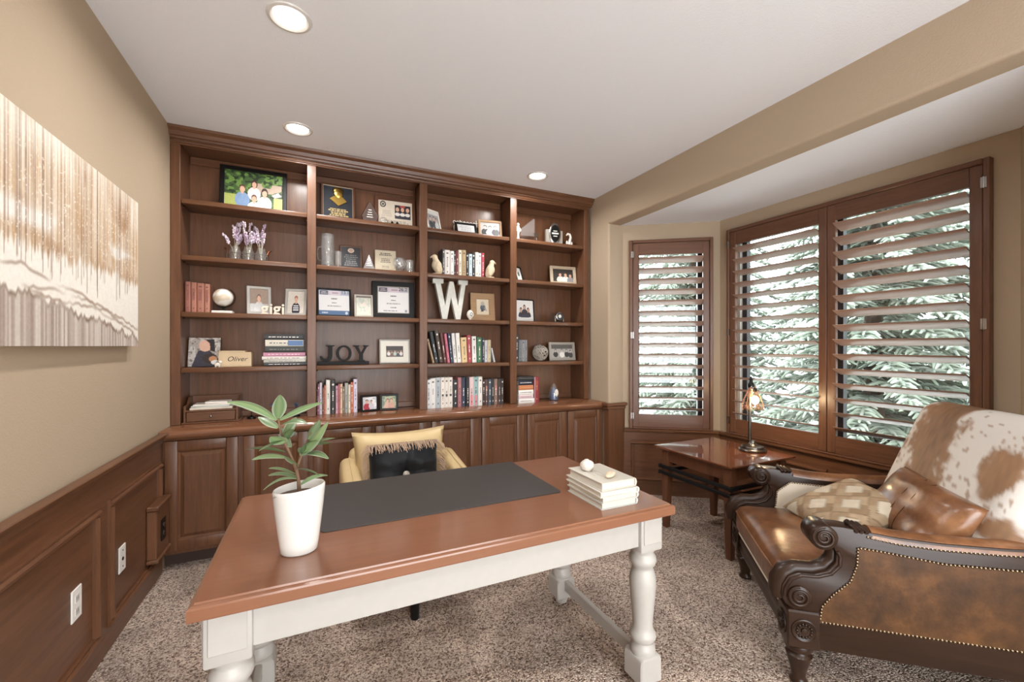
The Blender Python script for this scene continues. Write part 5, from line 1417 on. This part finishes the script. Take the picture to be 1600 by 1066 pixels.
# ================= bay 3
frame('picture_frame', 'cream edged frame turned sideways at left of third bay top', .900, 3.50, S1, .158, .205, .012, 'paper', cheap_people((150, 150, 150), person(.3, .6, .6, (50, 50, 54), (40, 40, 42)) + person(.6, .62, .6, (60, 60, 64), (40, 40, 42)) + person(.8, .58, .6, (190, 190, 190), (60, 60, 60)), [('r', 0, .82, 1, 1, (210, 206, 200))]), lean=14, rz=30)
frame('picture_frame', 'low black frame lying back before the white word ornament', 1.165, 3.435, S1, .190, .118, .018, 'black_frame', paint(40, 30, (206, 204, 204), [('l', .1, .15, .9, .85, 5, (150, 150, 152))], 4), lean=28, rz=-3)
t = thing('word_ornament', 'lacy white metal ornament on the third bay top shelf', 'ornament', (1.20, 3.515, S1))
MB().box(-.13, .13, -.008, .008, 0, .03).build('base', 'ornament_white', t)
rr = random.Random(8)
for k in range(9):
    x = -.12 + .03 * k
    MB().tube([(x, 0, .03), (x + rr.uniform(-.01, .01), 0, .08), (x + rr.uniform(-.02, .02), 0, .125 + rr.uniform(-.012, .03))], .004, 6).build('stalk', 'ornament_white', t)
    MB().tube([(x + .011 * math.cos(a), 0, .12 + .011 * math.sin(a)) for a in np.linspace(0, 6.2832, 13)[:-1]], .0035, 6, closed=True).build('loop', 'ornament_white', t)
    MB().ball((x + .012, -.002, .075 + .02 * (k % 2)), (.010, .004, .006), 8, 6).build('petal', 'ornament_white', t)
frame('picture_frame', 'tan wood frame with a black and white trio photo', 1.397, 3.475, S1, .215, .165, .020, 'wood_frame_tan', cheap_people((176, 172, 168), person(.25, .62, .75, (40, 40, 42), (36, 36, 38), (190, 180, 174)) + person(.5, .6, .75, (206, 204, 200), (40, 40, 42), (190, 180, 174)) + person(.78, .62, .75, (44, 44, 46), (50, 50, 52), (190, 180, 174))), lean=9, rz=-8)
def bird(lab, x, y, face, s=1.0):
    t = thing('bird_bookend', lab, 'bookend', (x, y, S2), (0, 0, 0 if face < 0 else math.pi), 'cream bird bookends')
    b = MB().ball((0, 0, 0), 1, 20, 14)
    b.move(lambda p: Vector((p.x * .042 * s + .018 * s * max(0, -p.z) - .006 * p.z * s, p.y * .032 * s, p.z * .062 * s + .066 * s)))
    b.build('body', 'bird_cream', t, sharp=80)
    MB().tube([(-.004 * s, 0, .10 * s), (-.012 * s, 0, .125 * s), (-.016 * s, 0, .142 * s)], [.03 * s, .023 * s, .022 * s], 14).build('neck', 'bird_cream', t, sharp=80)
    MB().ball((-.018 * s, 0, .145 * s), (.025 * s, .021 * s, .021 * s), 14, 10).build('head', 'bird_cream', t, sharp=80)
    MB().tube([(-.036 * s, 0, .147 * s), (-.050 * s, 0, .141 * s), (-.055 * s, 0, .132 * s)], [.010 * s, .006 * s, .001], 8).build('beak', 'bird_cream', t)
    for q in (-1, 1): MB().ball((.010 * s, q * .028 * s, .062 * s), (.026 * s, .008 * s, .046 * s), 12, 8).build('wing', 'bird_cream', t, sharp=80)
    MB().lathe([(.036 * s, 0), (.038 * s, .004), (.034 * s, .010)], 18).build('base', 'bird_cream', t)
bird('cream bird bookend at the left of the book row', .900, 3.42, -1, 1.0)
bird('cream bird bookend at the right of the book row', 1.372, 3.41, 1, .96)
BK32 = [(.020, .222, (84, 82, 82)), (.046, .215, (214, 208, 204)), (.034, .210, (222, 218, 216)), (.016, .205, (70, 50, 52)), (.024, .214, (104, 48, 54)), (.030, .226, (222, 212, 192)), (.036, .228, (172, 148, 112)), (.026, .208, (42, 40, 42)), (.030, .200, (190, 206, 212)), (.028, .214, (44, 46, 50)), (.030, .220, (226, 222, 212)), (.026, .216, (206, 212, 212)), (.028, .220, (176, 66, 78))]
CN32 = ['dark grey', 'thick white', 'white', 'dark brown', 'maroon', 'cream', 'tan', 'black', 'pale blue', 'charcoal', 'ivory', 'light grey', 'red']
xx = .950
for k, (w, h, c) in enumerate(BK32):
    upright_book(xx + w / 2, 3.425 + .004 * (k % 2), S2, w * 1.0 - .0012, .13, h, c, CN32[k] + ' book, ' + ORD[k] + ' between the bird bookends', 'books between the bird bookends', seed=130 + k)
    xx += w * 1.0
# W, egg, wooden frame
t = thing('letter_w', 'large weathered white letter W on the third shelf', 'letter', (1.018, 3.44, S3))
wl_ = [(-.152, .335), (-.152, .300), (-.130, .298), (-.070, 0), (-.030, 0), (.004, .185), (.046, 0), (.086, 0), (.132, .298), (.152, .300), (.152, .335), (.068, .335), (.068, .300), (.094, .298), (.064, .120), (.026, .320), (-.010, .320), (-.046, .120), (-.084, .298), (-.060, .300), (-.060, .335)]
MB().prism(wl_, 'y', -.022, .022).build('letter_body', 'patina_white', t, bevel=.002)
t = thing('egg_ornament', 'small white decorated egg beside the letter W', 'ornament', (1.184, 3.40, S3))
MB().lathe([(.010, 0), (.014, .003), (.008, .008), (.018, .016), (.028, .034), (.030, .048), (.025, .066), (.014, .080), (.001, .086)], 20).build('egg', 'marble', t)
for q in range(5):
    a = 6.2832 * q / 5
    MB().ball((.010 * math.cos(a), -.0285, .048 + .012 * math.sin(a)), (.005, .002, .005), 6, 5).build('flower_spot', 'dusk_blue', t)
frame('picture_frame', 'wide tan wood frame with a small bird drawing', 1.337, 3.50, S3, .225, .250, .055, 'wood_frame_tan', paint(44, 52, (214, 200, 176), [('e', .52, .45, .22, .2, (90, 96, 108)), ('e', .5, .72, .15, .13, (176, 170, 160)), ('p', [(.35, .2), (.45, .5), (.55, .2)], (60, 64, 76)), ('p', [(.6, .4), (.85, .2), (.7, .55)], (150, 140, 126))], 6), lean=7, rz=-3)
# leaning book row, fourth shelf
BK34 = [(.018, .205, (176, 148, 116), -14), (.030, .262, (44, 48, 52), -11), (.034, .272, (70, 56, 48), -9), (.026, .252, (96, 56, 50), -8), (.022, .246, (200, 110, 130), -7), (.024, .250, (52, 60, 84), -6), (.028, .250, (226, 224, 222), -5), (.034, .252, (232, 228, 220), -4), (.050, .215, (220, 192, 142), -3), (.034, .235, (170, 70, 76), -2.5), (.040, .226, (228, 226, 220), -1.5), (.044, .218, (66, 112, 76), 0), (.024, .212, (58, 62, 84), 0), (.028, .192, (200, 200, 206), 0), (.030, .196, (196, 184, 152), 0)]
CN34 = ['tan', 'black', 'thick dark', 'maroon', 'pink', 'navy', 'white', 'thick white', 'cream yellow', 'red', 'ivory', 'green', 'dark blue', 'pale grey', 'khaki']
xx = .806
xs = [.862]
x_ = .866
for k, (w, h, c, ln) in enumerate(BK34):
    a = R(abs(ln)); foot_w = w / math.cos(a)
    # the lower left corner of a left-leaning book touches the shelf
    t = upright_book(0, 0, 0, w - .001, .135, h, c, CN34[k] + ' book, ' + ORD[k] + ' in the leaning row below the letter W', 'leaning book row on the fourth shelf', seed=160 + k)
    t.rotation_euler = (0, R(ln), 0)
    t.location = (x_ + foot_w / 2, 3.425 + .003 * (k % 2), S4 + (w / 2) * math.sin(a))
    nxt = BK34[k + 1][3] if k + 1 < len(BK34) else 0
    x_ += foot_w + .0005 + .004 * (abs(ln) - abs(nxt) > .1) 
t = upright_book(0, 0, 0, .014, .11, .125, (206, 208, 212), 'small pale book leaning at the right end below the letter W', 'leaning book row on the fourth shelf', lean=0, seed=190)
t.rotation_euler = (0, R(-13), 0); t.location = (x_ + .036, 3.43, S4 + .007 * math.sin(R(13)))
# counter row
BK3C = [(.028, .235, (222, 224, 226)), (.040, .245, (228, 226, 222)), (.040, .250, (176, 184, 190)), (.030, .250, (228, 222, 214)), (.032, .250, (224, 218, 210)), (.034, .250, (226, 222, 214)), (.040, .225, (40, 40, 44)), (.030, .245, (170, 110, 116)), (.036, .245, (48, 54, 74)), (.030, .243, (36, 38, 42)), (.036, .246, (224, 196, 196)), (.038, .245, (150, 182, 182)), (.034, .246, (232, 228, 224)), (.024, .222, (60, 46, 46)), (.026, .220, (90, 64, 60)), (.028, .222, (74, 84, 96)), (.026, .222, (48, 48, 52)), (.030, .222, (140, 112, 100)), (.028, .222, (66, 58, 58)), (.026, .222, (58, 48, 46))]
CN3C = ['pale white', 'thick white', 'grey blue', 'ivory banded', 'second ivory banded', 'third ivory banded', 'black', 'rose and black', 'navy', 'jet black', 'pink and white', 'teal and pink', 'bright white', 'dark brown', 'brown', 'slate', 'charcoal', 'tan and dark', 'dark grey', 'espresso']
xx = .808
for k, (w, h, c) in enumerate(BK3C):
    upright_book(xx + w / 2, 3.375 + .003 * (k % 3), S5, w * 1.07 - .0012, .14, h, c, CN3C[k] + ' book, ' + ORD[k] + ' in the long counter row', 'books on the counter, third bay', seed=200 + k,
                 band=(.38, .44, (50, 48, 50)) if k in (3, 4, 5) else ((.55, .75, (190, 130, 120)) if k in (7, 14, 17) else ((.02, .38, (220, 130, 140)) if k in (10, 11) else None)))
    xx += w * 1.07

# ================= bay 4 (right)
t = thing('white_figurine', 'slender white figurine at the left of the fourth bay top', 'figurine', (1.645, 3.42, S1))
MB().lathe([(.020, 0), (.022, .006), (.012, .014), (.010, .05), (.016, .085), (.020, .105), (.012, .125), (.006, .13)], 14).build('robe', 'ornament_white', t); MB().ball((0, 0, .142), .013, 12, 8).build('head', 'ornament_white', t); 
for q in (-1, 1): MB().tube([(q * .014, 0, .11), (q * .026, -.004, .09), (q * .012, -.016, .075)], [.006, .005, .004], 7).build('arm', 'ornament_white', t)
t = thing('sail_award', 'clear glass sail shaped award with a metal star', 'award', (1.762, 3.455, S1))
MB().prism([(-.075, .04), (.070, .06), (.070, .222), (.055, .222), (-.075, .115)], 'y', -.006, .006).build('glass_sail', 'crystal', t, bevel=.002)
MB().prism([(-.075, 0), (.075, 0), (.055, .055), (-.07, .055)], 'y', -.02, .02).build('glass_base', 'crystal_smoke', t, bevel=.003)
st_ = [((.030 if k % 2 == 0 else .012) * math.sin(math.pi * k / 5) + .075, (.030 if k % 2 == 0 else .012) * math.cos(math.pi * k / 5) + .07) for k in range(10)]
MB().prism(st_, 'y', -.030, -.021).build('star', 'steel', t); MB().lathe([(.008, 0), (.006, .045)], 8, (.075, -.026, 0)).build('star_post', 'steel', t)
t = thing('oval_award', 'white stepped award with a black oval emblem', 'award', (2.040, 3.455, S1), R(-6))
for a, b, h in ((-.085, -.045, .145), (.045, .085, .140), (-.05, .05, .10)): B(a, b, -.012, .02, 0, h).build('pillar', 'silver_paint', t, bevel=.002)
MB().lathe([(.001, -.028), (.052, -.028), (.058, -.024), (.058, -.012), (.001, -.012)], 28, (0, 0, .105), axis='y').move(lambda p: Vector((p.x, p.y, (p.z - .105) * 1.75 + .105))).build('oval_rim', 'steel', t)
ov = MB().lathe([(.001, -.0305), (.046, -.0305), (.046, -.027)], 28, (0, 0, .105), axis='y').move(lambda p: Vector((p.x, p.y, (p.z - .105) * 1.75 + .105))).build('oval_face', 'black_frame', t)
B(-.034, .034, -.0325, -.0306, .098, .112).build('emblem_bar', 'white_matte', t); B(-.020, .020, -.0325, -.0306, .124, .131).build('emblem_bar', 'white_matte', t); B(-.020, .020, -.0325, -.0306, .076, .083).build('emblem_bar', 'white_matte', t)
t = thing('swirl_figurine', 'small white swirl figurine beside the oval award', 'figurine', (2.192, 3.43, S1))
MB().tube([(-.03, 0, .10), (-.016, 0, .118), (.008, 0, .112), (.018, 0, .085), (.008, 0, .05), (0, 0, .012)], [.006, .010, .012, .012, .014, .016], 10).build('swirl', 'marble', t, sharp=80)
MB().lathe([(.036, 0), (.038, .005), (.030, .012), (.016, .016)], 18).build('base', 'marble', t)
for x, h in ((-.024, .05), (.028, .046)): MB().ball((x, 0, h * .6), (.011, .011, h * .45), 10, 8).build('shoot', 'marble', t)
# second shelf
frame('picture_frame', 'small dark frame turned sideways on the second shelf', 1.700, 3.50, S2, .115, .150, .012, 'black_frame', paint(30, 38, (232, 230, 224), [('e', .5, .5, .2, .16, (90, 100, 90)), ('e', .5, .62, .12, .1, (60, 66, 62))], 4), lean=16, rz=32)
birch_im = paint(60, 44, (60, 54, 50), person(.36, .55, .85, (226, 220, 214), (60, 50, 46), asp=1.3) + person(.62, .55, .85, (236, 232, 226), (80, 66, 58), asp=1.3) + person(.85, .5, .8, (150, 150, 152), (60, 54, 50), asp=1.3), 6)
bf = frame('picture_frame', 'birch bark frame with two pale figures, fourth bay', 2.165, 3.49, S2, .275, .185, .030, 'stone_tan', birch_im, lean=9, rz=-6)
# third shelf
frame('picture_frame', 'black framed family photo on white, third shelf right', 1.762, 3.52, S3, .205, .215, .010, 'black_frame', paint(60, 60, (238, 234, 230), person(.5, .66, .55, (60, 50, 56), (70, 44, 36), long_=True) + person(.3, .52, .55, (54, 46, 52), (80, 52, 44), long_=True) + person(.7, .52, .55, (58, 48, 54), (60, 40, 36), long_=True) + [('r', 0, 0, 1, .2, (236, 232, 228)), ('e', .5, .24, .36, .07, (64, 60, 76))], 4), lean=6, rz=2)
t = thing('desk_clock', 'small round chrome clock between two posts', 'clock', (2.093, 3.445, S3))
B(-.05, .05, -.018, .018, 0, .012).build('base', 'black_metal', t, bevel=.003)
for q in (-1, 1): MB().lathe([(.006, .012), (.006, .062), (.004, .068)], 10, (q * .050 - q * .004, 0, 0)).build('post', 'steel', t)
MB().lathe([(.001, -.016), (.036, -.016), (.042, -.012), (.042, .010), (.001, .012)], 28, (0, 0, .058), axis='y').build('case', 'steel', t)
MB().lathe([(.001, -.0175), (.034, -.0170), (.034, -.016)], 28, (0, 0, .058), axis='y').build('dial', 'plate_black', t)
MB().lathe([(.001, -.0185), (.016, -.0182), (.016, -.0175)], 20, (-.004, 0, .060), axis='y').build('emblem', 'ornament_white', t)
# fourth shelf
for k, (x, w, h, c, lab) in enumerate(((1.612, .024, .245, (226, 228, 230), 'white book beside the bay divider, fourth shelf right'), (1.648, .036, .246, (62, 64, 74), 'dark slate book beside the white one, fourth shelf right'), (1.682, .028, .198, (128, 130, 134), 'first of three small grey books, fourth shelf right'), (1.711, .028, .198, (150, 150, 152), 'second of three small grey books, fourth shelf right'), (1.740, .028, .198, (140, 140, 144), 'last of three small grey books, fourth shelf right'))):
    upright_book(x, 3.445, S4, w, .12, h, c, lab, 'books on the fourth shelf right', seed=240 + k)
t = thing('twig_ball', 'round woven twig ball on the fourth shelf', 'ornament', (1.900, 3.47, S4 + .080))
rr = random.Random(3)
for k in range(20):
    ax = Vector((rr.gauss(0, 1), rr.gauss(0, 1), rr.gauss(0, 1))).normalized(); u = ax.orthogonal().normalized(); v = ax.cross(u); r_ = rr.uniform(.066, .076); off = ax * rr.uniform(-.03, .03); rad = math.sqrt(max(.0001, r_ * r_ - off.length ** 2))
    MB().tube([off + (u * math.cos(a) + v * math.sin(a)) * (rad + .002 * math.sin(3 * a)) for a in np.linspace(0, 6.2832, 29)[:-1]], .0036, 6, closed=True).build('twig', 'twig_grey', t)
frame('picture_frame', 'silver frame with a black and white wedding group', 2.152, 3.49, S4, .275, .180, .026, 'silver_paint', paint(64, 42, (180, 176, 170), [('r', 0, .7, 1, 1, (96, 92, 88))] + person(.2, .55, .6, (60, 58, 58), (50, 48, 46), (190, 184, 178), asp=1.5) + person(.5, .55, .65, (238, 236, 232), (60, 56, 54), (190, 184, 178), asp=1.5) + person(.72, .55, .6, (62, 60, 60), (50, 48, 46), (190, 184, 178), asp=1.5) + person(.9, .5, .6, (70, 68, 66), (50, 48, 46), (190, 184, 178), asp=1.5), 6), lean=9, rz=-7)
# counter
z_ = S5
for k, (x, w, d_, h, c, lab, ti) in enumerate(((1.684, .155, .14, .043, (232, 230, 226), 'bottom white book of the counter stack by the red book', None), (1.679, .145, .14, .032, (224, 200, 206), 'pink white book second from the bottom, counter stack by red book', None), (1.679, .145, .14, .044, (234, 232, 228), 'white book third from the bottom, counter stack by red book', None), (1.679, .143, .14, .042, (196, 128, 84), 'orange book in the counter stack by the red book', (214, 150, 108)), (1.676, .140, .13, .044, (34, 40, 58), 'navy book with bold white lettering in the counter stack', (236, 234, 230)), (1.682, .150, .13, .030, (46, 44, 44), 'top dark book of the counter stack, set askew', (90, 86, 80)))):
    flat_book(x, 3.325, z_, w, d_, h, c, lab, 'books stacked on the counter, fourth bay', seed=260 + k, rz=[0, .5, -.5, 0, .4, -5][k], title=ti)
    z_ += h + .0003
upright_book(1.792, 3.335, S5, .052, .14, .232, (140, 52, 58), 'thick red leather book standing beside the counter stack', 'books on the counter, fourth bay', seed=270, title=(206, 150, 110), band=(.7, .85, (170, 84, 60)), rough=.3)
t = thing('teardrop_vase', 'teardrop glass ornament with a blue core on the counter', 'ornament', (2.005, 3.40, S5))
MB().lathe([(.026, 0), (.040, .006), (.049, .035), (.046, .075), (.032, .120), (.016, .152), (.006, .163), (.001, .165)], 28).build('glass_body', 'crystal', t)
MB().lathe([(.022, .002), (.034, .008), (.040, .035), (.034, .075), (.020, .110), (.001, .125)], 24).build('blue_core', 'blue_glass', t)
MB().lathe([(.001, -.046), (.018, -.044), (.020, -.040), (.001, -.036)], 20, (.006, 0, .075), axis='y').move(lambda p: Vector((p.x, p.y, (p.z - .075) * 1.7 + .075))).build('pale_swirl', 'ornament_white', t)
